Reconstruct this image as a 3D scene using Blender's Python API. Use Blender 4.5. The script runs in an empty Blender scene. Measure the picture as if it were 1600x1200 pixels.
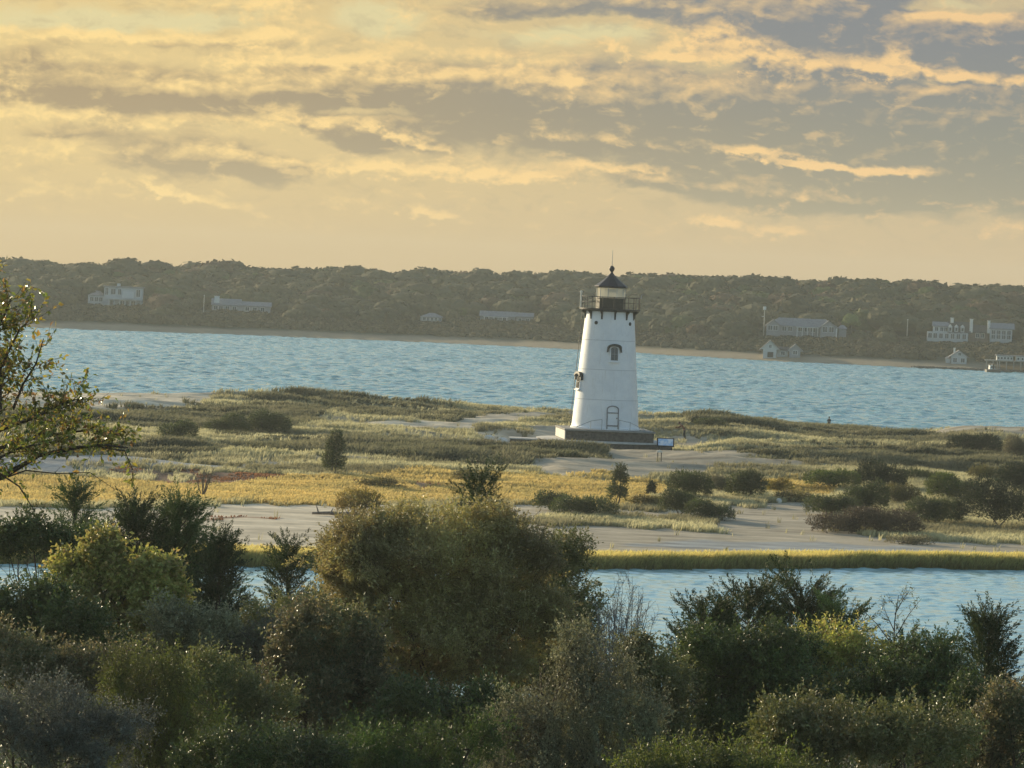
import bpy, math, random
import numpy as np
from mathutils import Vector, Matrix
random.seed(7)
rng = np.random.default_rng(11)
SC = bpy.context.scene
COL = SC.collection
R = math.radians

# ------------------------------------------------------------------ camera
CAM_Z = 13.0
FPX = 5700.0                      # focal length in pixels of a 1600 px wide picture
PITCH = math.atan(146 / FPX)
ROLL = R(2.5)
_f = np.array([0, math.cos(PITCH), -math.sin(PITCH)])
_r0 = np.array([1.0, 0, 0]); _u0 = np.cross(_r0, _f)
_r = _r0 * math.cos(ROLL) + _u0 * math.sin(ROLL)
_u = -_r0 * math.sin(ROLL) + _u0 * math.cos(ROLL)
cam_data = bpy.data.cameras.new('camera'); cam = bpy.data.objects.new('camera', cam_data); COL.objects.link(cam)
cam_data.sensor_width = 36; cam_data.lens = FPX / 1600 * 36
cam_data.clip_start = 0.5; cam_data.clip_end = 6000
M = Matrix.Identity(4)
for i in range(3):
    M[i][0] = _r[i]; M[i][1] = _u[i]; M[i][2] = -_f[i]
M[2][3] = CAM_Z
cam.matrix_world = M
SC.camera = cam

def ray(px, py):
    return _f * FPX + _r * (px - 800) + _u * (600 - py)
def at(px, py, Y):
    d = ray(px, py); t = Y / d[1]
    return np.array([d[0] * t, Y, CAM_Z + d[2] * t])
def proj(x, y, z):
    z = z - CAM_Z
    a = x * _f[0] + y * _f[1] + z * _f[2]
    return 800 + FPX * (x * _r[0] + y * _r[1] + z * _r[2]) / a, 600 - FPX * (x * _u[0] + y * _u[1] + z * _u[2]) / a

# ------------------------------------------------------------------ world, sun, exposure
SUN_AZ, SUN_EL = R(-43), R(12)          # azimuth from +Y towards +X
SC.view_settings.view_transform = 'Standard'; SC.view_settings.look = 'None'
SC.view_settings.exposure = 0.2; SC.view_settings.gamma = 1.0
SC.view_settings.use_curve_mapping = False
w = bpy.data.worlds.new('World'); SC.world = w; w.use_nodes = True
SC.cycles.max_bounces = 6; SC.cycles.transparent_max_bounces = 8
SC.cycles.diffuse_bounces = 4; SC.cycles.glossy_bounces = 3; SC.cycles.volume_bounces = 0
SC.cycles.use_denoising = True

def lin(r, g, b, k=1.0):
    f = lambda c: (c / 255 / 12.92) if c / 255 <= .04045 else ((c / 255 + .055) / 1.055) ** 2.4
    return (f(r) * k, f(g) * k, f(b) * k, 1.0)

class NT:
    """tiny helper to write node maths as expressions"""
    def __init__(self, tree): self.t = tree; self.n = tree.nodes; self.l = tree.links
    def node(self, typ, ins=None, **kw):
        nd = self.n.new(typ)
        for k, v in kw.items(): setattr(nd, k, v)
        if ins:
            for k, v in ins.items(): self.put(nd.inputs[k], v)
        return nd
    def put(self, sock, v):
        if isinstance(v, E): v = v.s
        if isinstance(v, bpy.types.NodeSocket): self.l.new(v, sock)
        else: sock.default_value = v
    def m(self, op, a, b=None, c=None, clamp=False):
        nd = self.n.new('ShaderNodeMath'); nd.operation = op; nd.use_clamp = clamp
        self.put(nd.inputs[0], a)
        if b is not None: self.put(nd.inputs[1], b)
        if c is not None: self.put(nd.inputs[2], c)
        return E(self, nd.outputs[0])
    def xyz(self, x, y, z=0.0):
        nd = self.n.new('ShaderNodeCombineXYZ')
        self.put(nd.inputs[0], x); self.put(nd.inputs[1], y); self.put(nd.inputs[2], z)
        return nd.outputs[0]
    def noise(self, vec, scale, detail=4, rough=.5, dist=0.0, out=0):
        nd = self.node('ShaderNodeTexNoise', {'Vector': vec, 'Scale': scale, 'Detail': detail, 'Roughness': rough, 'Distortion': dist})
        return E(self, nd.outputs[out])
    def ss(self, v, lo, hi, a=0.0, b=1.0):
        nd = self.n.new('ShaderNodeMapRange'); nd.interpolation_type = 'SMOOTHSTEP'
        self.put(nd.inputs[0], v); self.put(nd.inputs[1], lo); self.put(nd.inputs[2], hi); self.put(nd.inputs[3], a); self.put(nd.inputs[4], b)
        return E(self, nd.outputs[0])
    def mix(self, f, a, b):
        nd = self.n.new('ShaderNodeMix'); nd.data_type = 'RGBA'
        self.put(nd.inputs[0], f); self.put(nd.inputs[6], a); self.put(nd.inputs[7], b)
        return nd.outputs[2]
class E:
    def __init__(self, nt, s): self.nt = nt; self.s = s
    def __add__(self, o): return self.nt.m('ADD', self, o)
    __radd__ = __add__
    def __sub__(self, o): return self.nt.m('SUBTRACT', self, o)
    def __rsub__(self, o): return self.nt.m('SUBTRACT', o, self)
    def __mul__(self, o): return self.nt.m('MULTIPLY', self, o)
    __rmul__ = __mul__
    def __truediv__(self, o): return self.nt.m('DIVIDE', self, o)
    def __rtruediv__(self, o): return self.nt.m('DIVIDE', o, self)

# the cloud deck as a function of azimuth (X) and elevation (Y), both in degrees, in its own group so that it can be sampled twice
DEG = FPX * math.pi / 180
def sky_pos(px, py):
    d = ray(px, py); d = d / np.linalg.norm(d)
    return math.degrees(math.atan2(d[0], d[1])), math.degrees(math.asin(d[2]))
CLOUDS = [  # x, y, half width, half height, tilt, weight: grey masses (+) and gaps (-)
    (190, 140, 170, 27, 3, .62), (330, 156, 75, 18, 0, .3), (600, 140, 190, 28, 0, .62), (480, 140, 120, 20, 0, .2), (900, 168, 200, 34, 0, .45), (1010, 150, 130, 40, 0, .3), (1330, 200, 420, 58, 0, .55),
    (300, 248, 95, 24, 4, .6), (410, 262, 64, 18, 8, .5), (1270, 45, 150, 70, 0, .6), (1150, 20, 110, 40, 0, .3), (1540, 60, 150, 52, 0, .6), (100, 205, 80, 12, 0, .32), (30, 100, 90, 30, 0, .2),
    (790, 18, 80, 20, 0, .38), (960, 10, 80, 14, 0, .3), (1170, 300, 90, 14, 5, .28), (1010, 285, 60, 10, 5, .28), (1190, 320, 80, 14, 5, .22), (530, 208, 55, 15, 20, .5),
    (450, 45, 60, 22, 0, .20), (1480, 300, 190, 40, 0, .28), (640, 215, 60, 14, 12, .25), (1330, 318, 60, 10, 3, .22), (700, 120, 120, 12, 0, .2), (260, 66, 130, 8, 0, .25), (1560, 250, 200, 40, 0, .2),
    (170, 33, 200, 15, 0, -.45), (580, 32, 60, 18, 0, -.45), (920, 48, 130, 14, 0, -.45), (1500, 6, 80, 12, 0, -.6),
    (150, 345, 400, 34, 0, -.25), (560, 176, 190, 8, 0, -.25), (1120, 100, 80, 30, 20, -.25), (1430, 122, 160, 9, 3, -.3), (420, 215, 90, 16, 15, -.2),
]
GOLDS = [   # sunlit fluffs and rims
    (440, 25, 55, 30, 0, .45), (660, 25, 60, 22, 0, .4), (300, 5, 120, 10, 0, .35), (1100, 55, 80, 26, 15, .45), (1170, 100, 75, 22, 12, .55), (1290, 100, 60, 14, 0, .35), (1400, 95, 40, 22, 0, .5), (1500, 122, 140, 9, 3, .6),
    (160, 56, 240, 7, 1, .5), (180, 90, 130, 16, 0, .35), (420, 105, 60, 18, 0, .45), (540, 96, 110, 9, 2, .5), (840, 125, 80, 18, 8, .5), (905, 140, 22, 22, 0, .35), (780, 85, 180, 8, 3, .3), (960, 76, 26, 8, 25, .5), (1060, 92, 50, 8, 0, .35),
    (30, 130, 50, 18, 0, .4), (60, 185, 130, 12, 4, .4), (330, 190, 150, 9, 2, .45), (470, 190, 50, 16, 25, .4), (600, 205, 60, 10, 18, .45), (680, 230, 60, 9, 15, .35), (880, 213, 45, 12, 0, .35), (950, 215, 24, 7, 0, .3),
    (90, 240, 110, 16, 0, .4), (560, 260, 110, 9, 0, .45), (720, 275, 140, 10, 0, .45), (850, 280, 90, 12, 0, .4), (980, 262, 120, 6, 4, .4), (1180, 240, 120, 8, 9, .5), (1290, 262, 90, 7, 7, .5), (1420, 272, 50, 6, 0, .35),
    (245, 298, 50, 10, 14, .5), (320, 315, 50, 8, 12, .35), (110, 300, 60, 10, 0, .35), (30, 308, 30, 7, 0, .35), (540, 318, 60, 9, 0, .35), (662, 335, 34, 8, 8, .55), (715, 340, 20, 5, 0, .35), (400, 335, 40, 6, 8, .3),
    (1120, 348, 30, 8, 8, .6), (1210, 362, 48, 9, 4, .6), (1230, 303, 60, 8, 3, .4), (970, 328, 12, 6, 20, .35), (975, 370, 26, 6, 20, .22), (1465, 350, 20, 6, 0, .25), (1560, 368, 28, 8, 0, .35), (1590, 350, 30, 6, 0, .3), (900, 402, 160, 5, 2, .14),
]
def group_new(name, outs):
    g = bpy.data.node_groups.new(name, 'ShaderNodeTree')
    g.interface.new_socket('X', in_out='INPUT', socket_type='NodeSocketFloat')
    g.interface.new_socket('Y', in_out='INPUT', socket_type='NodeSocketFloat')
    for o in outs: g.interface.new_socket(o, in_out='OUTPUT', socket_type='NodeSocketFloat')
    return g
def blobs(nt, d, lst, bx, by, k=-.7):
    for (px, py, rx, ry, tilt, wt) in lst:
        cx, cy = sky_pos(px, py); a = R(tilt - 2.5); ca, sa = math.cos(a), math.sin(a)
        ux = (bx - cx) * (ca * DEG / rx) - (by - cy) * (sa * DEG / rx)
        uy = (bx - cx) * (sa * DEG / ry) + (by - cy) * (ca * DEG / ry)
        d = d + nt.m('EXPONENT', (ux * ux + uy * uy) * k) * wt
    return d
def build_cloud_group():
    g = group_new('cloud_density', ['D', 'G', 'M'])
    nt = NT(g); gi = g.nodes.new('NodeGroupInput'); go = g.nodes.new('NodeGroupOutput')
    X = E(nt, gi.outputs[0]); Y = E(nt, gi.outputs[1])
    # swirl the coordinates at three scales so the masses billow
    w1 = nt.noise(nt.xyz(X * .45, Y * .9, 3.1), 1.0, 2, .5) - .5
    w2 = nt.noise(nt.xyz(X * .45, Y * .9, 9.7), 1.0, 2, .5) - .5
    w3 = nt.noise(nt.xyz(X * 1.5, Y * 2.5, 4.4), 1.0, 4, .55) - .5
    w4 = nt.noise(nt.xyz(X * 1.5, Y * 2.5, 14.4), 1.0, 4, .55) - .5
    w5 = nt.noise(nt.xyz(X * 4.2 + Y, Y * 6.5, 24.4), 1.0, 5, .6) - .5
    puff = nt.noise(nt.xyz(X * 1.1 + w1 * .5, Y * 2.1 + w2 * .4, 5.4), 1.0, 7, .55, .4) - .5
    fine = nt.noise(nt.xyz(X * 3.2 + w3 * .8, Y * 5.2 + w4 * .6, 2.4), 1.0, 5, .58, .3) - .5
    bx = X + w1 * .45 + w3 * .75 + w5 * .12; by = Y + w2 * .16 + w4 * .30 + w5 * .06
    d = blobs(nt, puff * .62 + fine * .12 - .01, [(a, b, c * 1.05, d_ * 1.12, e, f * 1.12) for (a, b, c, d_, e, f) in CLOUDS], bx, by)
    gx = X + w4 * .85 + w5 * .45; gy = Y + w3 * .36 + w5 * .20
    GB = [(a, b, c * 1.1, d_ * 1.5, e, f * .95) for (a, b, c, d_, e, f) in GOLDS]
    q = blobs(nt, puff * -.25 + fine * .50 + w5 * .3 - .08, GB, gx, gy)
    mot = nt.noise(nt.xyz(X * 1.6 + w3 * .9, Y * 3.4 + w4 * .7 + X * .12, 41.0), 1.0, 6, .58, .3)
    nt.l.new(d.s, go.inputs[0]); nt.l.new(q.s, go.inputs[1]); nt.l.new(mot.s, go.inputs[2])
    return g
def build_world():
    t = w.node_tree; t.nodes.clear(); nt = NT(t)
    tc = t.nodes.new('ShaderNodeTexCoord')
    sp = nt.node('ShaderNodeSeparateXYZ', {0: tc.outputs['Generated']})
    x, y, z = (E(nt, s) for s in sp.outputs)
    az = nt.m('ARCTAN2', x, y) * (180 / math.pi)
    el = nt.m('ARCSINE', z) * (180 / math.pi)
    g = build_cloud_group()
    # far outside the photograph's narrow slice the deck gets the usual perspective: bigger shapes overhead
    k = 1 / (1 + nt.m('MAXIMUM', el - 5, 0.0) * .09)
    X = az * k; Y = nt.m('MINIMUM', el, 5.0) + nt.m('MAXIMUM', el - 5, 0.0) * k
    def dens(dx, dy):
        nd = t.nodes.new('ShaderNodeGroup'); nd.node_tree = g
        nt.put(nd.inputs[0], X + dx); nt.put(nd.inputs[1], Y + dy)
        return E(nt, nd.outputs[0]), E(nt, nd.outputs[1]), E(nt, nd.outputs[2])
    (d0, g0, m0), (d1, g1, m1) = dens(0, 0), dens(-.10, .09)
    lit = nt.m('MULTIPLY_ADD', d0 - d1, 3.4, -.08, clamp=True)
    body = nt.ss(d0, .10, .36)
    sky = nt.node('ShaderNodeTexSky', sky_type='NISHITA', sun_disc=False, sun_elevation=SUN_EL, sun_rotation=SUN_AZ,
                  altitude=0, air_density=1.0, dust_density=1.5, ozone_density=1.6)
    nis = nt.node('ShaderNodeVectorMath', {0: sky.outputs[0]}, operation='SCALE'); nis.inputs['Scale'].default_value = SKY_NIS
    side = nt.ss(az, -9.0, 9.0)
    up = nt.ss(el, 0.0, 3.0)
    air = nt.mix(side, nt.mix(up, lin(214, 188, 138), lin(229, 202, 142)), nt.mix(up, lin(208, 184, 144), lin(200, 182, 146)))
    gap = nt.ss(d0, .02, -.38)
    air = nt.mix(gap * nt.ss(el, 2.4, 3.6) * .7, air, lin(226, 216, 166))
    dark = nt.mix(side, nt.mix(up, lin(198, 178, 136), lin(176, 156, 122)), nt.mix(up, lin(186, 172, 138), lin(148, 148, 136)))
    dark = nt.mix(nt.ss(el, 2.4, 4.4) * nt.ss(az, -4.0, 5.0), dark, lin(137, 140, 141))
    gold = nt.mix(side, lin(255, 222, 150), lin(246, 206, 148))
    col = nt.mix(body, air, nt.mix(lit * nt.ss(el, .2, 1.8, .35, .9), dark, gold))
    gm = nt.ss(g0, .10, .50) * nt.m('MULTIPLY_ADD', g0 - g1, 4.2, .50, clamp=True)
    col = nt.mix(gm * nt.ss(el, .1, 1.6, .6, .95), col, gold)
    mid = nt.ss(el, .5, 1.5)
    col = nt.mix(nt.ss(m0, .54, .70) * nt.m('MULTIPLY_ADD', m0 - m1, 5.0, .6, clamp=True) * mid * .42, col, gold)
    col = nt.mix(nt.ss(m0, .50, .34) * mid * .26, col, dark)
    low = nt.ss(el, 1.5, .1)
    col = nt.mix(low * .7, col, nt.mix(side, lin(203, 174, 126), lin(197, 173, 134)))
    # overhead and behind the camera: blue sky between greyer, softer clouds
    upn = nt.noise(nt.xyz(x / (z + .35), y / (z + .35), 1.0), 1.3, 4, .6)
    upc = nt.mix(nt.ss(upn, .42, .66) * .7, nis.outputs[0], SKY_GREY)
    # the rest of the low deck, to both sides of this stretch of sky
    n1 = nt.noise(nt.xyz(az * .12, el * .5, 0), 1.0, 4, .6)
    lowc = nt.mix(nt.ss(n1, .4, .62), nt.mix(side, lin(236, 208, 144), lin(196, 184, 148)), nt.mix(side, lin(180, 164, 124), lin(146, 146, 132)))
    aza = nt.m('ABSOLUTE', az)
    lowc = nt.mix(nt.m('MAXIMUM', nt.ss(el, 5.5, 14.0), nt.ss(aza, 40.0, 110.0)), lowc, upc)
    f = nt.m('MAXIMUM', nt.ss(el, 5.0, 8.0), nt.ss(aza, 10.0, 14.0))
    b1 = nt.node('ShaderNodeBackground', {'Color': col, 'Strength': .875})
    b2 = nt.node('ShaderNodeBackground', {'Color': lowc, 'Strength': .96})
    mx = nt.node('ShaderNodeMixShader', {0: f, 1: b1.outputs[0], 2: b2.outputs[0]})
    o = t.nodes.new('ShaderNodeOutputWorld'); nt.l.new(mx.outputs[0], o.inputs[0])
    w.cycles.sampling_method = 'MANUAL'; w.cycles.sample_map_resolution = 256
SKY_NIS = 0.15                       # strength of the Nishita sky
SKY_GREY = (.52, .76, .86, 1)        # shaded cloud overhead
build_world()
sd = bpy.data.lights.new('sun', 'SUN'); sd.energy = 5.0; sd.angle = R(.6); sd.color = (1.0, .83, .54)
sun = bpy.data.objects.new('sun', sd); COL.objects.link(sun)
sv = Vector((math.sin(SUN_AZ) * math.cos(SUN_EL), math.cos(SUN_AZ) * math.cos(SUN_EL), math.sin(SUN_EL)))
sun.rotation_euler = sv.to_track_quat('Z', 'Y').to_euler()

# ------------------------------------------------------------------ object helpers
def tag(o, label=None, cat=None, group=None, kind=None):
    if label: o['label'] = label
    if cat: o['category'] = cat
    if group: o['group'] = group
    if kind: o['kind'] = kind
    return o
def empty(name, loc=(0, 0, 0), rz=0.0, **kw):
    o = bpy.data.objects.new(name, None); COL.objects.link(o); o.location = [float(c) for c in loc]; o.rotation_euler[2] = rz
    o.empty_display_size = .2
    return tag(o, **kw)
def mesh_np(name, V, F, mat, parent=None, col=None, smooth=False):
    """V (n,3), F (m,k) all faces k-sided"""
    V = np.asarray(V, dtype=np.float32); F = np.asarray(F, dtype=np.int32)
    me = bpy.data.meshes.new(name); k = F.shape[1]; m = F.shape[0]
    me.vertices.add(len(V)); me.vertices.foreach_set('co', V.ravel())
    me.loops.add(m * k); me.loops.foreach_set('vertex_index', F.ravel())
    me.polygons.add(m); me.polygons.foreach_set('loop_start', np.arange(0, m * k, k, dtype=np.int32))
    me.polygons.foreach_set('use_smooth', np.full(m, smooth))
    if col is not None:
        ca = me.color_attributes.new('Col', 'FLOAT_COLOR', 'POINT')
        c = np.ones((len(V), 4), dtype=np.float32); c[:, :3] = col
        ca.data.foreach_set('color', c.ravel())
    me.update(calc_edges=True)
    if mat: me.materials.append(mat)
    o = bpy.data.objects.new(name, me); COL.objects.link(o)
    if parent: o.parent = parent
    return o
class MB:
    """collects solid pieces and links them as one mesh object"""
    def __init__(self): self.v = []; self.f = []
    def add(self, vs, fs, M=None):
        b = len(self.v)
        for q in vs: self.v.append(tuple(M @ Vector(q)) if M is not None else tuple(q))
        for q in fs: self.f.append([b + i for i in q])
        return self
    def box(self, x0, x1, y0, y1, z0, z1, M=None):
        vs = [(x, y, z) for z in (z0, z1) for y in (y0, y1) for x in (x0, x1)]
        return self.add(vs, [(0, 2, 3, 1), (4, 5, 7, 6), (0, 1, 5, 4), (2, 6, 7, 3), (0, 4, 6, 2), (1, 3, 7, 5)], M)
    def prism(self, poly, y0, y1, M=None):
        """poly in x,z extruded along y"""
        n = len(poly); vs = [(x, y0, z) for x, z in poly] + [(x, y1, z) for x, z in poly]
        fs = [tuple(range(n)), tuple(reversed(range(n, 2 * n)))] + [(i, i + n, (i + 1) % n + n, (i + 1) % n) for i in range(n)]
        return self.add(vs, fs, M)
    def lathe(self, prof, n=48, M=None, cap=True, ph=0.0):
        vs = []; fs = []
        for r, z in prof:
            for i in range(n):
                a = 2 * math.pi * (i + ph) / n; vs.append((r * math.cos(a), r * math.sin(a), z))
        for j in range(len(prof) - 1):
            for i in range(n):
                a = j * n + i; b = j * n + (i + 1) % n
                fs.append((a, b, b + n, a + n))
        if cap:
            fs.append(tuple(reversed(range(n)))); k = (len(prof) - 1) * n; fs.append(tuple(range(k, k + n)))
        return self.add(vs, fs, M)
    def tube(self, pts, rad, n=8, M=None):
        pts = [Vector([float(c) for c in p]) for p in pts]
        rs = rad if isinstance(rad, (list, tuple)) else [rad] * len(pts)
        vs = []; fs = []
        for i, p in enumerate(pts):
            d = (pts[min(i + 1, len(pts) - 1)] - pts[max(i - 1, 0)]).normalized()
            a = d.orthogonal().normalized() if abs(d.z) > .98 else Vector((0, 0, 1)).cross(d).normalized()
            b = d.cross(a)
            for k in range(n):
                t = 2 * math.pi * k / n; vs.append(p + (a * math.cos(t) + b * math.sin(t)) * rs[i])
        for j in range(len(pts) - 1):
            for k in range(n):
                q = j * n + k; s = j * n + (k + 1) % n; fs.append((q, s, s + n, q + n))
        fs.append(tuple(reversed(range(n)))); e = (len(pts) - 1) * n; fs.append(tuple(range(e, e + n)))
        return self.add(vs, fs, M)
    def build(self, name, mat, parent=None, smooth=False, bevel=0.0, loc=None):
        me = bpy.data.meshes.new(name); me.from_pydata([tuple(map(float, q)) for q in self.v], [], self.f)
        if smooth:
            for p in me.polygons: p.use_smooth = True
            me.update()
            try: me.set_sharp_from_angle(angle=R(35))
            except Exception: pass
        me.materials.append(mat)
        o = bpy.data.objects.new(name, me); COL.objects.link(o)
        if parent: o.parent = parent
        if loc is not None: o.location = [float(c) for c in loc]
        if bevel:
            b = o.modifiers.new('bevel', 'BEVEL'); b.width = bevel; b.segments = 2; b.limit_method = 'ANGLE'
        return o

# ------------------------------------------------------------------ value noise for geometry
def vnoise(x, y, z=0.0, seed=0):
    x = np.asarray(x, float); y = np.asarray(y, float); z = np.asarray(z, float) + 0 * x
    xi = np.floor(x).astype(np.int64); yi = np.floor(y).astype(np.int64); zi = np.floor(z).astype(np.int64)
    fx = x - xi; fy = y - yi; fz = z - zi
    fx = fx * fx * (3 - 2 * fx); fy = fy * fy * (3 - 2 * fy); fz = fz * fz * (3 - 2 * fz)
    def h(a, b, c):
        n = (a * 374761393 + b * 668265263 + c * 2147483647 + seed * 974634777) & 0xffffffff
        n = ((n ^ (n >> 13)) * 1274126177) & 0xffffffff
        n = ((n ^ (n >> 16)) * 2246822519) & 0xffffffff
        return ((n ^ (n >> 15)) & 0xffffff) / 0xffffff
    r = 0
    for dx in (0, 1):
        for dy in (0, 1):
            for dz in (0, 1):
                r = r + h(xi + dx, yi + dy, zi + dz) * (fx if dx else 1 - fx) * (fy if dy else 1 - fy) * (fz if dz else 1 - fz)
    return r
def fbm(x, y, z=0.0, octv=4, seed=0, g=.5):
    r = 0; a = 1; s = 0; k = 1.0
    for i in range(octv):
        r = r + a * vnoise(x * k, y * k, z * k, seed + i * 13); s += a; a *= g; k *= 2.03
    return r / s
def sstep(a, b, x):
    t = np.clip((x - a) / (b - a), 0, 1); return t * t * (3 - 2 * t)

# ------------------------------------------------------------------ materials
def mat_new(name):
    m = bpy.data.materials.new(name); m.use_nodes = True; m.node_tree.nodes.clear()
    nt = NT(m.node_tree); out = m.node_tree.nodes.new('ShaderNodeOutputMaterial')
    return m, nt, out
def simple(name, c, rough=.7, var=.18, scale=3.0, metal=0.0, bump=0.0, spec=.4, stretch=(1, 1, 1), c2=None):
    m, nt, out = mat_new(name)
    tc = nt.node('ShaderNodeTexCoord'); mp = nt.node('ShaderNodeMapping', {'Vector': tc.outputs['Object']}); mp.inputs['Scale'].default_value = stretch
    n = nt.noise(mp.outputs[0], scale, 6, .6)
    a = tuple(x * (1 - var) for x in c[:3]) + (1,); b = tuple(min(1, x * (1 + var)) for x in c[:3]) + (1,)
    if c2: b = tuple(c2[:3]) + (1,)
    col = nt.mix(nt.ss(n, .3, .7), a, b)
    p = nt.node('ShaderNodeBsdfPrincipled', {'Base Color': col, 'Roughness': rough, 'Metallic': metal, 'Specular IOR Level': spec})
    if bump:
        bp = nt.node('ShaderNodeBump', {'Height': n.s, 'Strength': bump, 'Distance': .05}); nt.l.new(bp.outputs[0], p.inputs['Normal'])
    nt.l.new(p.outputs[0], out.inputs[0])
    return m
def leafmat(name, cols, trans=.35, rough=.5, scale=.8, spec=.35):
    """leaf colour differs from leaf to leaf (random per island) and drifts slowly over the crown"""
    m, nt, out = mat_new(name)
    geo = nt.node('ShaderNodeNewGeometry')
    rp = nt.node('ShaderNodeValToRGB', {'Fac': geo.outputs['Random Per Island']})
    cr = rp.color_ramp; cr.interpolation = 'LINEAR'
    while len(cr.elements) < len(cols): cr.elements.new(.5)
    for i, c in enumerate(cols): cr.elements[i].position = i / (len(cols) - 1); cr.elements[i].color = (*c, 1)
    n = nt.noise(geo.outputs['Position'], scale, 3, .5)
    hs = nt.node('ShaderNodeHueSaturation', {'Hue': n * .06 + .47, 'Saturation': n * .3 + .85, 'Value': nt.ss(n, .25, .75, .72, 1.3), 'Color': rp.outputs[0]})
    p = nt.node('ShaderNodeBsdfPrincipled', {'Base Color': hs.outputs[0], 'Roughness': rough, 'Specular IOR Level': spec})
    tcol = nt.node('ShaderNodeHueSaturation', {'Saturation': 1.15, 'Value': 1.7, 'Hue': .49, 'Color': hs.outputs[0]})
    tr = nt.node('ShaderNodeBsdfTranslucent', {'Color': tcol.outputs[0]})
    mx = nt.node('ShaderNodeMixShader', {0: trans, 1: p.outputs[0], 2: tr.outputs[0]})
    nt.l.new(mx.outputs[0], out.inputs[0])
    return m
def attrmat(name, rough=.85, var=.25, scale=1.2, trans=0.0, bump=0.0, fine=6.0):
    m, nt, out = mat_new(name)
    at_ = nt.node('ShaderNodeAttribute', attribute_name='Col')
    geo = nt.node('ShaderNodeNewGeometry')
    n = nt.noise(geo.outputs['Position'], scale, 5, .6); n2 = nt.noise(geo.outputs['Position'], fine, 4, .6)
    hs = nt.node('ShaderNodeHueSaturation', {'Value': 1 + (n - .5) * var * 2 + (n2 - .5) * var * 1.6, 'Color': at_.outputs['Color']})
    p = nt.node('ShaderNodeBsdfPrincipled', {'Base Color': hs.outputs[0], 'Roughness': rough, 'Specular IOR Level': .2})
    if bump:
        bp = nt.node('ShaderNodeBump', {'Height': n2.s, 'Strength': bump, 'Distance': .06}); nt.l.new(bp.outputs[0], p.inputs['Normal'])
    sh = p.outputs[0]
    if trans:
        tr = nt.node('ShaderNodeBsdfTranslucent', {'Color': hs.outputs[0]})
        sh = nt.node('ShaderNodeMixShader', {0: trans, 1: sh, 2: tr.outputs[0]}).outputs[0]
    nt.l.new(sh, out.inputs[0])
    return m
def watermat(name, scale, strength, body, rough=.12):
    m, nt, out = mat_new(name)
    geo = nt.node('ShaderNodeNewGeometry')
    mp = nt.node('ShaderNodeMapping', {'Vector': geo.outputs['Position']}); mp.inputs['Scale'].default_value = (1, .6, 1)
    n = nt.noise(mp.outputs[0], scale, 4, .6, .3)
    big = nt.noise(mp.outputs[0], scale * .02, 3, .5)
    col = nt.mix(big, tuple(c * .85 for c in body) + (1,), tuple(c * 1.15 for c in body) + (1,))
    bp = nt.node('ShaderNodeBump', {'Height': n.s, 'Strength': strength, 'Distance': .25 / scale})
    p = nt.node('ShaderNodeBsdfPrincipled', {'Base Color': col, 'Roughness': rough, 'IOR': 1.333, 'Specular IOR Level': .5})
    nt.l.new(bp.outputs[0], p.inputs['Normal']); nt.l.new(p.outputs[0], out.inputs[0])
    return m
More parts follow.
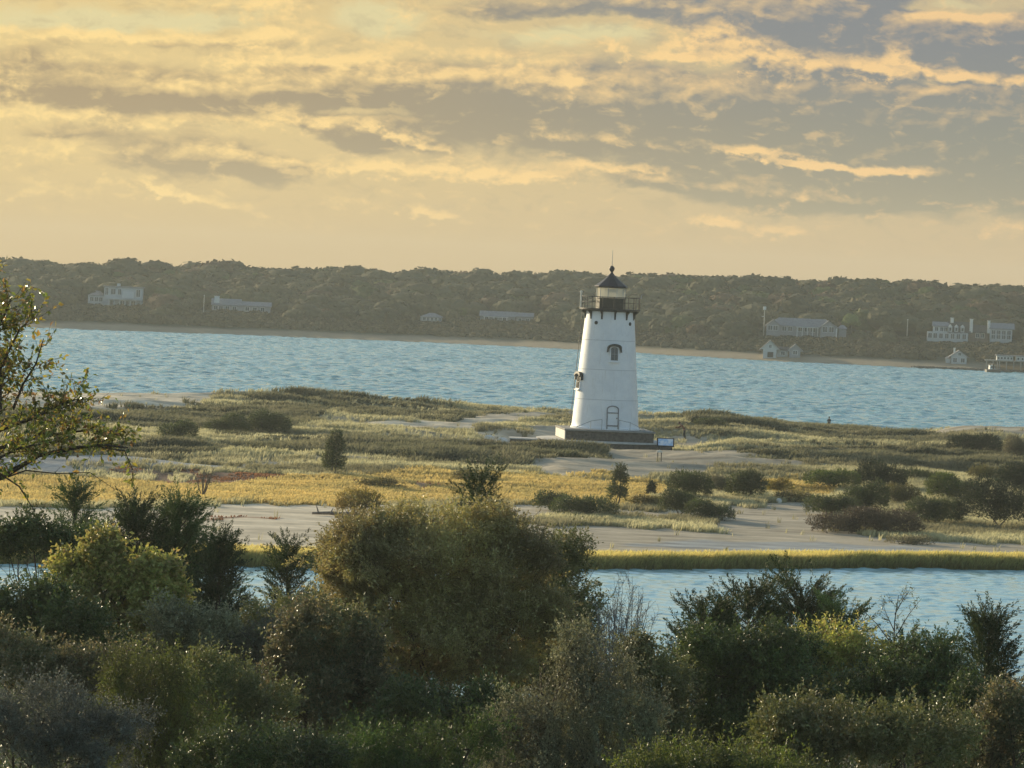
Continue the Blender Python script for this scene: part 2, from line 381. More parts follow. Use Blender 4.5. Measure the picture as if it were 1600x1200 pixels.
# ------------------------------------------------------------------ ground
def shore_near(x): return 171 + .51 * np.clip(x, -60, 60) + 2.2 * (fbm(x * .12, 0 * x, 3.3, 3) - .5) * 2
def shore_bay(x): return np.interp(x, [-200, -38, 3, 53, 200], [352, 356, 369, 382, 392]) + 2.0 * (fbm(x * .08, 0 * x, 7.7, 3) - .5)
def shore_far(x): return np.interp(x, [-400, -108, -80, -52, -25, 0, 20, 40, 60, 85, 111, 400], [806, 814, 828, 841, 848, 846, 832, 812, 798, 790, 788, 786]) + 3.0 * (fbm(x * .03, 0 * x, 1.7, 3) - .5)
LH = at(945, 672, 300.0)            # the lighthouse stands here
def ground_h(x, y):
    x = np.asarray(x, float); y = np.asarray(y, float)
    fore = np.interp(y, [-60, 0, 30, 45, 60, 80, 98, 108, 116, 124, 140], [10.4, 9.2, 7.0, 5.2, 3.9, 2.6, 1.3, .5, -.1, -.6, -1.2])
    fore = fore + (fbm(x * .12, y * .12, 0, 3, 5) - .5) * .5 * sstep(116, 95, y)
    sn = shore_near(x); sb = shore_bay(x); sf = shore_far(x)
    t = y - sn
    spit = np.interp(t, [-40, -6, -1, 0, .5, 3, 10, 40, 90, 150, 400], [-1.2, -.7, -.35, -.05, .22, .35, .3, .45, .6, .8, .8])
    dune = sstep(45, 85, t) * sstep(0, 14, sb - y)
    rid = fbm(x * .035 + y * .01, y * .10, 0, 4, 21)
    rid = 1 - np.abs(rid * 2 - 1) * 1.3
    spit = spit + dune * (rid - .45) * 1.4 + dune * (fbm(x * .2, y * .35, 0, 3, 33) - .5) * .35
    # back dune ridges left and right of the tower
    def hump(cx, cy, rx, ry, h): return h * np.exp(-((x - cx) / rx) ** 2 - ((y - cy) / ry) ** 2)
    spit = spit + hump(-20, 342, 17, 9, 1.05) + hump(-36, 325, 9, 6, .35) + hump(18, 335, 9, 9, .9) - hump(34, 332, 9, 14, 1.0) + hump(18, 312, 7, 5, .45) + hump(48, 345, 9, 10, .5)
    # levelled ground round the tower
    dl = np.hypot(x - LH[0], y - LH[1]); k = sstep(12, 7, dl)
    spit = spit * (1 - k) + .28 * k
    # the beach beyond the right dune stays in view over a low saddle
    sad = sstep(24, 28, x) * sstep(46, 40, x) * sstep(305, 320, y)
    spit = np.where(sad > 0, np.minimum(spit, spit * (1 - sad) + sad * (13 - 12.55 * y / 376 - .42)), spit)
    t2 = sb - y
    beach = np.interp(t2, [-60, -8, 0, 3, 12, 20], [-4, -1.2, 0, .35, .9, 3.5])
    land = np.minimum(spit, beach)
    # hill across the bay
    u = y - sf
    crest = 9.0 + 5.2 * np.clip((x + 130) / 260, -.5, 1.5)
    hill = np.interp(u, [-40, -5, 0, 4, 10, 16, 40, 80, 130, 400, 900], [-5, -.8, 0, .5, 1.2, 2.3, .42 * 10, .66 * 10, .93 * 10, 10.5, 10.5]) 
    hill = np.where(u > 16, 2.3 + (hill - 2.3) * (crest - 2.3) / 7.7, hill)
    hill = hill + sstep(16, 60, u) * (fbm(x * .02, y * .02, 0, 3, 9) - .5) * 2.6
    r = np.where(y < 142, fore, np.where(u > -60, np.maximum(hill, -5), land))
    return r
def hit(px, py, y0=120.0, y1=1400.0):
    """where the line of sight through a point of the photograph meets the ground"""
    d = ray(px, py); ys = np.linspace(y0, y1, 24000); t = ys / d[1]
    z = CAM_Z + d[2] * t; h = ground_h(d[0] * t, ys)
    i = np.argmax(z <= h)
    if z[i] > h[i]: i = len(ys) - 1
    return np.array([d[0] * t[i], ys[i], h[i]])

# vegetation zones of the spit: bands x -> (upper edge, lower edge) on the photographed plane, softened with noise
SAND, GOLD, RED, DUNE, SCRUB, WET = range(6)
BANDS = [
    (SAND, [-400, 180, 300, 345], [600, 630, 632, 636], [656, 657, 654, 640]),
    (SCRUB, [-400, 150, 300, 470, 500], [660, 656, 650, 656, 660], [678, 684, 680, 674, 664]),
    (SCRUB, [380, 480, 640, 740, 760], [646, 644, 652, 664, 672], [652, 655, 662, 670, 673]),
    (SAND, [430, 520, 700, 800, 880, 1040], [668, 666, 670, 658, 657, 660], [670, 672, 680, 676, 667, 667]),
    (SAND, [720, 780, 860, 930], [680, 684, 684, 690], [690, 700, 704, 698]),
    (SCRUB, [560, 640, 760, 850, 940, 1012], [704, 698, 697, 702, 712, 724], [722, 732, 734, 736, 734, 728]),
    (SAND, [830, 870, 960, 1040, 1120, 1240, 1340], [738, 734, 730, 712, 716, 722, 730], [744, 750, 756, 746, 740, 738, 736]),
    (SAND, [930, 1000, 1060, 1100], [715, 707, 706, 716], [735, 742, 740, 728]),
    (SCRUB, [1060, 1150, 1400, 1500], [664, 656, 672, 690], [690, 688, 694, 700]),
    (SCRUB, [1140, 1200, 1420, 1700], [712, 708, 712, 722], [722, 730, 742, 750]),
    (SAND, [1380, 1450, 1600, 2000], [672, 674, 676, 680], [676, 684, 697, 700]),
    (SAND, [1050, 1090, 1150], [688, 689, 691], [695, 697, 695]),
    (SCRUB, [60, 180, 300, 380], [706, 708, 706, 712], [724, 726, 725, 718]),
    (SCRUB, [330, 430, 560, 620], [698, 698, 702, 708], [706, 712, 712, 712]),
    (WET, [-400, 80, 240, 330, 470], [729, 729, 731, 735, 739], [740, 740, 740, 741, 740]),
    (GOLD, [-400, 100, 300, 500, 660, 820], [746, 747, 752, 748, 742, 752], [780, 784, 786, 790, 786, 784]),
    (RED, [150, 220, 420, 460], [744, 743, 746, 750], [748, 751, 754, 751]),
    (RED, [440, 560, 700, 800], [752, 755, 760, 764], [753, 759, 765, 765]),
    (GOLD, [760, 860, 1000, 1060], [750, 750, 750, 758], [786, 790, 788, 764]),
    (GOLD, [1180, 1220, 1290, 1320], [758, 752, 756, 764], [766, 776, 778, 768]),
    (SAND, [-400, 0, 300, 560, 640], [784, 786, 788, 784, 792], [868, 868, 852, 852, 854]),
    (SAND, [640, 760, 900, 1180, 1300, 1420, 1700], [792, 800, 818, 826, 822, 836, 850], [856, 860, 864, 866, 866, 866, 868]),
    (SAND, [780, 900, 1020, 1090, 1110], [787, 790, 792, 788, 796], [806, 800, 804, 800, 797]),
    (SAND, [1110, 1180, 1260, 1300], [786, 784, 784, 800], [822, 832, 824, 822]),
    (WET, [960, 1100, 1300, 1460], [838, 834, 838, 848], [842, 848, 856, 852]),
    (RED, [-400, 60, 320, 520, 640], [850, 848, 846, 847, 850], [866, 862, 858, 857, 860]),
    (RED, [300, 340, 420, 440], [803, 803, 804, 806], [806, 806, 807, 807]),
    (RED, [900, 960, 1060, 1240], [861, 859, 861, 862], [864, 866, 866, 864]),
    (GOLD, [-400, 60, 320, 520, 700, 940, 1000, 1700], [868, 864, 857, 856, 858, 864, 865, 866], [990] * 8),
]
ZC = {SAND: (.40, .34, .245), GOLD: (.52, .40, .16), RED: (.22, .13, .08), DUNE: (.29, .26, .17), SCRUB: (.105, .11, .055), WET: (.31, .32, .31)}
def zones(x, y, jitter=0.0):
    """weights (n,6) at ground points"""
    px, py = proj(x, y, .6)
    n = lambda s, k: (fbm(x * .16, y * .10, s, 4, 40) - .5) * k
    qx = px + n(1.1, 70); qy = py + n(5.1, 20) + (fbm(x * .8, y * .5, 2, 3, 50) - .5) * (5 + jitter)
    W = np.zeros(x.shape + (6,)); W[..., DUNE] = 1
    for typ, xs, a, b in BANDS:
        lo = np.interp(qx, xs, a); hi = np.interp(qx, xs, b)
        ins = (qx > xs[0]) & (qx < xs[-1])
        sf_ = 9.0 if typ == SCRUB else 4.5 if typ == GOLD else 2.2; e = np.clip(np.minimum(qy - lo, hi - qy) / sf_ + .4, 0, 1) * ins
        e = e * np.clip(np.minimum(qx - xs[0], xs[-1] - qx) / 18, 0, 1)
        W = W * (1 - e[..., None]); W[..., typ] += e
    # beaches along both waters
    k = sstep(12, 6, shore_bay(x) - y + n(3, 5)); W = W * (1 - k[..., None]); W[..., SAND] += k
    return W
def ground():
    ys = np.concatenate([np.arange(-60, 150, 2.0), np.arange(150, 165, 1.0), np.arange(165, 385, .45), np.arange(385, 760, 8.0),
                         np.arange(760, 1010, 2.2), np.arange(1010, 1700, 25.0)])
    s = np.linspace(-1, 1, 521); Y, S = np.meshgrid(ys, s, indexing='ij')
    X = S * (24 + .26 * np.maximum(Y, 0)); 
    Z = ground_h(X, Y)
    spit = (Y > 145) & (Y < 400)
    W = np.zeros(X.shape + (6,)); W[spit] = zones(X[spit], Y[spit])
    C = sum(W[..., i:i + 1] * np.array(ZC[i]) for i in range(6))
    st = fbm(X * .10, Y * .9, 0, 4, 23) - .5; st2 = fbm(X * .8, Y * 2.2, 0, 3, 24) - .5
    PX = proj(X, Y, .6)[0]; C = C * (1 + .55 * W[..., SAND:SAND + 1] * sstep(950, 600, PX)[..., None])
    C = C * (1 + st * .8 + st2 * .8)[..., None]
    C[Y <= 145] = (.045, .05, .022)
    fs = sstep(13, 8, (Y - shore_far(X)) + (fbm(X * .1, Y * .1, 0, 3) - .5) * 5)[..., None]
    far = (Y >= 400)[..., None]
    C = np.where(far, fs * np.array((.30, .24, .16)) + (1 - fs) * np.array((.05, .055, .028)), C)
    wet = (Z < .12)[..., None]; C = np.where(wet, C * .55, C)
    n, m = X.shape; idx = np.arange(n * m).reshape(n, m)
    F = np.stack([idx[:-1, :-1], idx[:-1, 1:], idx[1:, 1:], idx[1:, :-1]], -1).reshape(-1, 4)
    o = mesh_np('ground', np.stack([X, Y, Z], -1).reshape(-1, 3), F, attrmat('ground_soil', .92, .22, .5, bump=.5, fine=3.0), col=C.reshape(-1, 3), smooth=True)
    tag(o, kind='structure')
ground()

# ------------------------------------------------------------------ water with real waves
def waves(X, Y, lam0, lam1, n, steep, wind, spread, seed):
    g = np.random.default_rng(seed); Z = np.zeros_like(X)
    for i in range(n):
        lam = lam0 * (lam1 / lam0) ** ((i + g.random()) / n); a = wind + g.normal() * spread; k = 2 * math.pi / lam
        amp = steep * lam / (2 * math.pi) / math.sqrt(n) * 1.9
        ph = k * (X * math.sin(a) + Y * math.cos(a)) + g.random() * 6.28
        Z += amp * (np.sin(ph) + .22 * np.cos(2 * ph))
    return Z
def water(name, ys, halfw, ncol, wv, mat):
    s = np.linspace(-1, 1, ncol); Y, S = np.meshgrid(ys, s, indexing='ij'); X = S * (halfw[0] + halfw[1] * Y)
    gust = .65 + .7 * fbm(X * .03, Y * .02, 0, 3, 77)
    Z = waves(X, Y, *wv) * gust
    n, m = X.shape; idx = np.arange(n * m).reshape(n, m)
    F = np.stack([idx[:-1, :-1], idx[:-1, 1:], idx[1:, 1:], idx[1:, :-1]], -1).reshape(-1, 4)
    o = mesh_np(name, np.stack([X, Y, Z], -1).reshape(-1, 3), F, mat, smooth=True)
    return tag(o, kind='structure')
water('bay_water', np.arange(345, 875, .42), (4, .19), 620, (.7, 3.6, 44, .19, R(12), R(26), 5), watermat('bay_water', 4.0, .7, (.21, .43, .43)))
water('channel_water', np.arange(104, 196, .16), (6, .19), 460, (.40, 1.6, 34, .12, R(18), R(24), 8), watermat('channel_water', 9.0, .5, (.42, .66, .66)))

# ------------------------------------------------------------------ lighthouse
def white_paint():
    m, nt, out = mat_new('white_paint'); tc = nt.node('ShaderNodeTexCoord')
    def tex(sx, sz, sc, d=5):
        mp = nt.node('ShaderNodeMapping', {'Vector': tc.outputs['Object']}); mp.inputs['Scale'].default_value = (sx, sx, sz)
        return nt.noise(mp.outputs[0], sc, d, .62)
    streak = nt.ss(tex(3.0, .22, 2.0), .56, .78); blot = tex(1, 1, .9, 6); grime = nt.ss(tex(1, 1, 2.5), .5, .8)
    col = nt.mix(nt.ss(blot, .3, .7), (.70, .73, .76, 1), (.80, .82, .83, 1))
    col = nt.mix(streak * .45, col, (.52, .47, .40, 1)); col = nt.mix(grime * .22, col, (.50, .50, .48, 1))
    bp = nt.node('ShaderNodeBump', {'Height': blot.s, 'Strength': .15, 'Distance': .05})
    p = nt.node('ShaderNodeBsdfPrincipled', {'Base Color': col, 'Roughness': .5}); nt.l.new(bp.outputs[0], p.inputs['Normal'])
    nt.l.new(p.outputs[0], out.inputs[0]); return m
m_white = white_paint()
m_black = simple('black_paint', (.018, .018, .018), .45, .2, 4)
m_roof = simple('lantern_roof_paint', (.030, .026, .032), .5, .2, 4)
m_granite = simple('granite', (.085, .075, .065), .85, .45, 5, bump=.6)
m_pave = simple('granite_paving', (.24, .23, .21), .85, .2, 1.5, bump=.3)
m_path = simple('pale_paving', (.46, .44, .40), .85, .15, 2)
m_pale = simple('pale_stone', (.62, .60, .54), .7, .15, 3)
m_dark_glass = simple('dark_glass', (.03, .03, .035), .12, .2, 2, spec=.6)
m_seam = simple('seam_paint', (.50, .52, .54), .5, .05, 3)
m_rail = simple('grey_rail', (.30, .32, .33), .5, .1, 3)
def glass_panel(name, c, a):
    m, nt, out = mat_new(name)
    p = nt.node('ShaderNodeBsdfPrincipled', {'Base Color': (*c, 1), 'Roughness': .15})
    t = nt.node('ShaderNodeBsdfTranslucent', {'Color': (*c, 1)})
    tr = nt.node('ShaderNodeBsdfTransparent', {'Color': (1, 1, .95, 1)})
    mx = nt.node('ShaderNodeMixShader', {0: .5, 1: p.outputs[0], 2: t.outputs[0]})
    m2 = nt.node('ShaderNodeMixShader', {0: a, 1: mx.outputs[0], 2: tr.outputs[0]})
    nt.l.new(m2.outputs[0], out.inputs[0]); return m
def lighthouse():
    L = empty('lighthouse', (LH[0], 300.0, 0), label='white conical lighthouse with black lantern room on a square stone base', cat='lighthouse')
    ZB, ZT, RB, RT = 1.98, 11.62, 2.78, 2.0
    def rad(z): return RB + (RT - RB) * (z - ZB) / (ZT - ZB)
    prof = [(RB + .10, ZB), (RB + .10, ZB + .12), (RB, ZB + .16)]
    for q in np.linspace(ZB + .2, ZT, 30): prof.append((rad(q), q))
    MB().lathe(prof, 96).build('tower_wall', m_white, L, smooth=True)
    for py in (532, 578, 625):
        z = at(950, py, 298.)[2]
        MB().lathe([(rad(z) - .02, z - .02), (rad(z) + .018, z - .02), (rad(z) + .016, z + .02), (rad(z) - .02, z + .02)], 96, cap=False).build('wall_seam', m_seam, L, smooth=True)
    # stone base block, turned a little so its left end shows
    B = Matrix.Rotation(R(5.5), 4, 'Z')
    o = MB().box(-3.6, 3.6, -3.6, 3.6, 1.08, 1.84, B).build('stone_base', m_granite, L, bevel=.03)
    MB().box(-3.69, -3.603, -3.5, 3.5, 1.12, 1.82, B).build('sunlit_end_facing', m_pale, L, bevel=.02)  # added pale facing: sunlight on the left end put into its colour
    MB().box(-3.72, 3.72, -3.72, 3.72, 1.84, ZB, B).build('base_coping', m_pave, L, bevel=.03)
    # gallery
    gz = ZT
    MB().lathe([(RT - .1, gz - .02), (RT + .12, gz), (2.30, gz + .10), (2.5, gz + .12), (2.5, gz + .24), (1.0, gz + .24)], 64, cap=False).build('gallery_deck', m_black, L, smooth=True)
    D = gz + .24
    for i in range(12):
        a = 2 * math.pi * (i + .35) / 12; Mr = Matrix.Rotation(a, 4, 'Z')
        pr = [(RT - .02, gz + .06), (2.42, gz + .06), (2.34, gz - .06), (2.16, gz - .22), (RT + .10, gz - .62), (RT + .04, gz - .66)]
        b = MB().prism(pr, -.06, .06, Mr).build('bracket', m_black, L)
    rail = MB()
    for zz, rr in ((D + .94, .032), (D + .5, .022)):
        pts = [(2.42 * math.cos(2 * math.pi * k / 60), 2.42 * math.sin(2 * math.pi * k / 60), zz) for k in range(61)]
        rail.tube(pts, rr, 6)
    rail.build('gallery_rail', m_black, L)
    for i in range(16):
        a = 2 * math.pi * (i + .25) / 16
        MB().tube([(2.42 * math.cos(a), 2.42 * math.sin(a), D), (2.42 * math.cos(a), 2.42 * math.sin(a), D + .98)], .03, 6).build('railing_post', m_black, L)
    # lantern room
    LW = D + .88; LG = LW + .92
    n = 10; ph = .15
    MB().lathe([(1.20, D), (1.20, LW - .08), (1.27, LW - .06), (1.27, LW)], n, ph=ph).build('lantern_wall', m_black, L)
    MB().lathe([(1.14, LW), (1.14, LG)], n, cap=False, ph=ph).build('lantern_glazing', glass_panel('lantern_glass', (.95, .90, .76), .22), L)
    fr_all = []
    for i in range(n):
        a = 2 * math.pi * (i + ph) / n
        MB().tube([(1.17 * math.cos(a), 1.17 * math.sin(a), LW), (1.17 * math.cos(a), 1.17 * math.sin(a), LG)], .035, 6).build('glazing_bar', m_pale, L)

    MB().lathe([(.20, LW - .2), (.20, LW + .25), (.28, LW + .3), (.30, LW + .6), (.16, LW + .75)], 16).build('lamp', simple('lamp_lens', (.6, .62, .5), .2), L, smooth=True)
    MB().lathe([(1.16, LG - .10), (1.34, LG - .04), (1.40, LG), (1.36, LG + .06), (.95, LG + .36), (.5, LG + .72), (.22, LG + 1.0), (.12, LG + 1.12), (.10, LG + 1.3)], 10, ph=ph).build('lantern_roof', m_roof, L)
    MB().lathe([(.10, LG + 1.22), (.16, LG + 1.3), (.22, LG + 1.42), (.23, LG + 1.5), (.20, LG + 1.6), (.1, LG + 1.7), (.03, LG + 1.74)], 20).build('vent_ball', m_roof, L, smooth=True)
    MB().tube([(0, 0, LG + 1.7), (0, 0, LG + 3.0)], [.03, .015], 6).build('lightning_rod', m_rail, L)
    # wall openings: helper frame at azimuth a (0 = towards camera, positive to the right)
    def frame(a, z, lean=True):
        r = rad(z); sl = math.atan((RB - RT) / (ZT - ZB))
        return Matrix.Rotation(a, 4, 'Z') @ Matrix.Translation((0, -r, z)) @ Matrix.Rotation(-sl, 4, 'X')
    def arch(w_, h0, h1, n=10):
        return [(-w_, h0)] + [(w_ * -math.cos(math.pi * k / n), h1 + w_ * .55 * math.sin(math.pi * k / n)) for k in range(n + 1)] + [(w_, h0)]
    def window(a, zc):
        F = frame(a, zc)
        W = MB().prism(arch(.38, -.62, .42), -.10, .3, F).build('window', m_white, L)
        MB().prism(arch(.29, -.54, .38), -.125, -.06, F).build('pane', m_dark_glass, W)
        b = MB()
        b.box(-.012, .012, -.15, -.126, -.48, .46, F); b.box(-.28, -.013, -.15, -.126, -.04, -.015, F); b.box(.013, .28, -.15, -.126, -.04, -.015, F)
        b.build('glazing_bars', m_rail, W)
        MB().box(-.46, .46, -.2, .1, -.72, -.63, F).build('sill', m_white, W)
        out = [(-.62, .12)] + [(-.58 * math.cos(math.pi * k / 10), .50 + .30 * math.sin(math.pi * k / 10)) for k in range(11)] + [(.62, .12)]
        inn = [(-.49 * math.cos(math.pi * k / 10), .38 + .25 * math.sin(math.pi * k / 10)) for k in range(11)]
        inn = [(-.53, .12)] + inn + [(.53, .12)]
        h = MB(); N_ = len(out)
        for i in range(N_ - 1):
            h.prism([out[i], out[i + 1], inn[i + 1], inn[i]][::-1], -.30 if 0 < i < N_ - 2 else -.2, .05, F)
        h.build('window_hood', m_black, W)
    window(R(11), at(958, 553, 297.5)[2]); window(R(-68), at(907, 596, 299)[2]); window(R(150), 6.5)
    for a in (-33, 52, 140, 230):
        F = frame(R(a), at(950, 505, 298)[2])
        MB().lathe([(.15, -.05), (.15, .04), (.11, .05)], 20, F @ Matrix.Rotation(R(90), 4, 'X')).build('porthole', m_black, L)
    # arched door: outline, rails and panel
    dz0, dz1 = ZB + .02, 3.7
    F = Matrix.Rotation(R(11), 4, 'Z') @ Matrix.Translation((0, -RB - .10, 0)) @ Matrix.Rotation(-.081, 4, 'X')
    Dr = MB().prism(arch(.46, ZB + .1, dz1), -.10, .5, F).build('door', m_white, L)
    o_ = arch(.50, ZB + .08, dz1); i_ = arch(.43, ZB + .08, dz1 - .04); h = MB()
    for i in range(len(o_) - 1): h.prism([o_[i], o_[i + 1], i_[i + 1], i_[i]][::-1], -.17, -.09, F)
    h.box(-.43, .43, -.15, -.105, 3.34, 3.42, F); h.box(-.43, .43, -.15, -.105, ZB + .30, ZB + .40, F)
    h.build('door_frame', simple('door_frame_grey', (.17, .17, .18), .5, .1), Dr)
    MB().lathe([(.04, 0), (.05, .06), (.03, .09)], 10, F @ Matrix.Translation((.34, -.12, 2.95)) @ Matrix.Rotation(R(90), 4, 'X')).build('handle', m_black, Dr)
    # handrails sloping away from the door
    for sx, x0 in ((-1, -.35), (1, 1.05)):
        h = MB(); cx = x0
        pts = [(cx, -3.4, ZB + .86), (cx + sx * .9, -3.45, ZB + .70), (cx + sx * 2.1, -3.5, ZB + .15)]
        h.tube(pts, .028, 6)
        for p in pts[:2]: h.tube([(p[0], p[1], ZB), p], .025, 6)
        h.build('handrail', m_rail, L)
    # little fittings on the gallery
    MB().tube([(-2.44, -.3, D - .1), (-2.44, -.3, D + 1.25)], .07, 8).lathe([(.10, 0), (.12, .12), (.05, .2)], 10, Matrix.Translation((-2.44, -.3, D + 1.2))).build('gallery_light', m_pale, L)
    MB().tube([(2.5, -.2, D + .9), (2.5, -.2, D + 1.2), (2.66, -.2, D + 1.26)], .035, 6).build('wind_sensor', m_rail, L)
    MB().tube([(-RB - .12, .3, ZB), (-RT - .25, .3, ZT)], .025, 6).build('lightning_cable', m_black, L)
lighthouse()
def terrace():
    T = empty('stone_terrace', (LH[0], 300.0, 0), label='low round stone terrace carrying the lighthouse base', cat='terrace')
    MB().lathe([(5.5, -.3), (5.5, .96), (5.46, .97)], 72).build('retaining_wall', m_granite, T, smooth=True)
    MB().lathe([(5.62, .972), (5.62, 1.06), (5.58, 1.08), (0.01, 1.08)], 72, cap=False).build('paving', m_path, T, smooth=True)
    W = empty('stone_walkway', (0, 0, 0), label='narrow raised stone walkway leading away from the terrace', cat='walkway')
    a = at(797, 688, 297); MB().box(a[0], LH[0] - 5.35, 296.2, 298.6, .1, .96).build('walkway_wall', m_granite, W)
    MB().box(a[0] - .08, LH[0] - 5.45, 296.1, 298.7, .963, 1.05).build('paving', m_path, W)
terrace()
def blocks():
    for (px, py, w_, h_, ang, lb) in ((764, 683, .62, .34, 8, 'small sunlit white stone block beyond the end of the walkway'), (788, 688, 1.0, .30, 18, 'long sunlit white stone block touching the walkway end')):
        p = at(px, py, 296.5); M_ = Matrix.Rotation(R(ang), 4, 'Y')
        o = MB().prism([(-w_ / 2, -h_ * .2), (-w_ / 2 + .1, -h_ / 2), (w_ / 2, -h_ / 2), (w_ / 2, h_ * .3), (-w_ / 2 + .2, h_ / 2)], -.35, .35, M_).build('stone_block', m_pale, bevel=.04, loc=p)
        o.rotation_euler[2] = R(-35)
        tag(o, lb, 'stone', 'pale stones by the walkway')
        p2 = ground_h(p[0], p[1])
        b = MB().box(-w_ / 2 + .05, w_ / 2 - .05, -.3, .3, float(p2) - p[2] - .1, -h_ / 2 + .02).build('support', simple('rusty_timber', (.16, .08, .05), .8), o)
blocks()
def info_panel():
    p = at(1040, 691, 293.5); g = float(ground_h(p[0], p[1]))
    L = empty('information_panel', (p[0], p[1], g), label='tilted information panel with pale blue face beside the stone terrace', cat='sign')
    z = p[2] - g; T_ = Matrix.Translation((0, 0, z)) @ Matrix.Rotation(R(52), 4, 'X')
    MB().box(-.70, .70, -.42, .42, -.05, -.003, T_).build('panel_frame', m_black, L)
    m, nt, out = mat_new('panel_sky_reflection'); tc = nt.node('ShaderNodeTexCoord')
    n = nt.noise(tc.outputs['Object'], 2.2, 4, .6)  # blue and white sky reflection painted into the face colour
    pr = nt.node('ShaderNodeBsdfPrincipled', {'Base Color': nt.mix(nt.ss(n, .42, .6), (.42, .58, .78, 1), (.80, .82, .84, 1)), 'Roughness': .1}); nt.l.new(pr.outputs[0], out.inputs[0])
    MB().box(-.60, .60, -.33, .33, 0, .012, T_).build('panel_face', m, L)
    for x in (-.5, .5): MB().box(x - .05, x + .05, -.05, .05, -.1, z - .02).build('leg', m_black, L)
    p = at(1030, 722, 262); g = float(ground_h(p[0], p[1])); z = .62
    L = empty('trail_marker', (p[0], p[1], g), label='small white topped marker on two short posts by the sandy path', cat='marker')
    MB().prism([(-.2, z), (.2, z), (.2, z + .1), (0, z + .2), (-.2, z + .1)], -.08, .08).build('marker_board', m_pale, L)
    for x in (-.13, .13): MB().box(x - .04, x + .04, -.04, .04, -.1, z - .003).build('post', simple('grey_wood', (.2, .17, .13), .8), L)
info_panel()
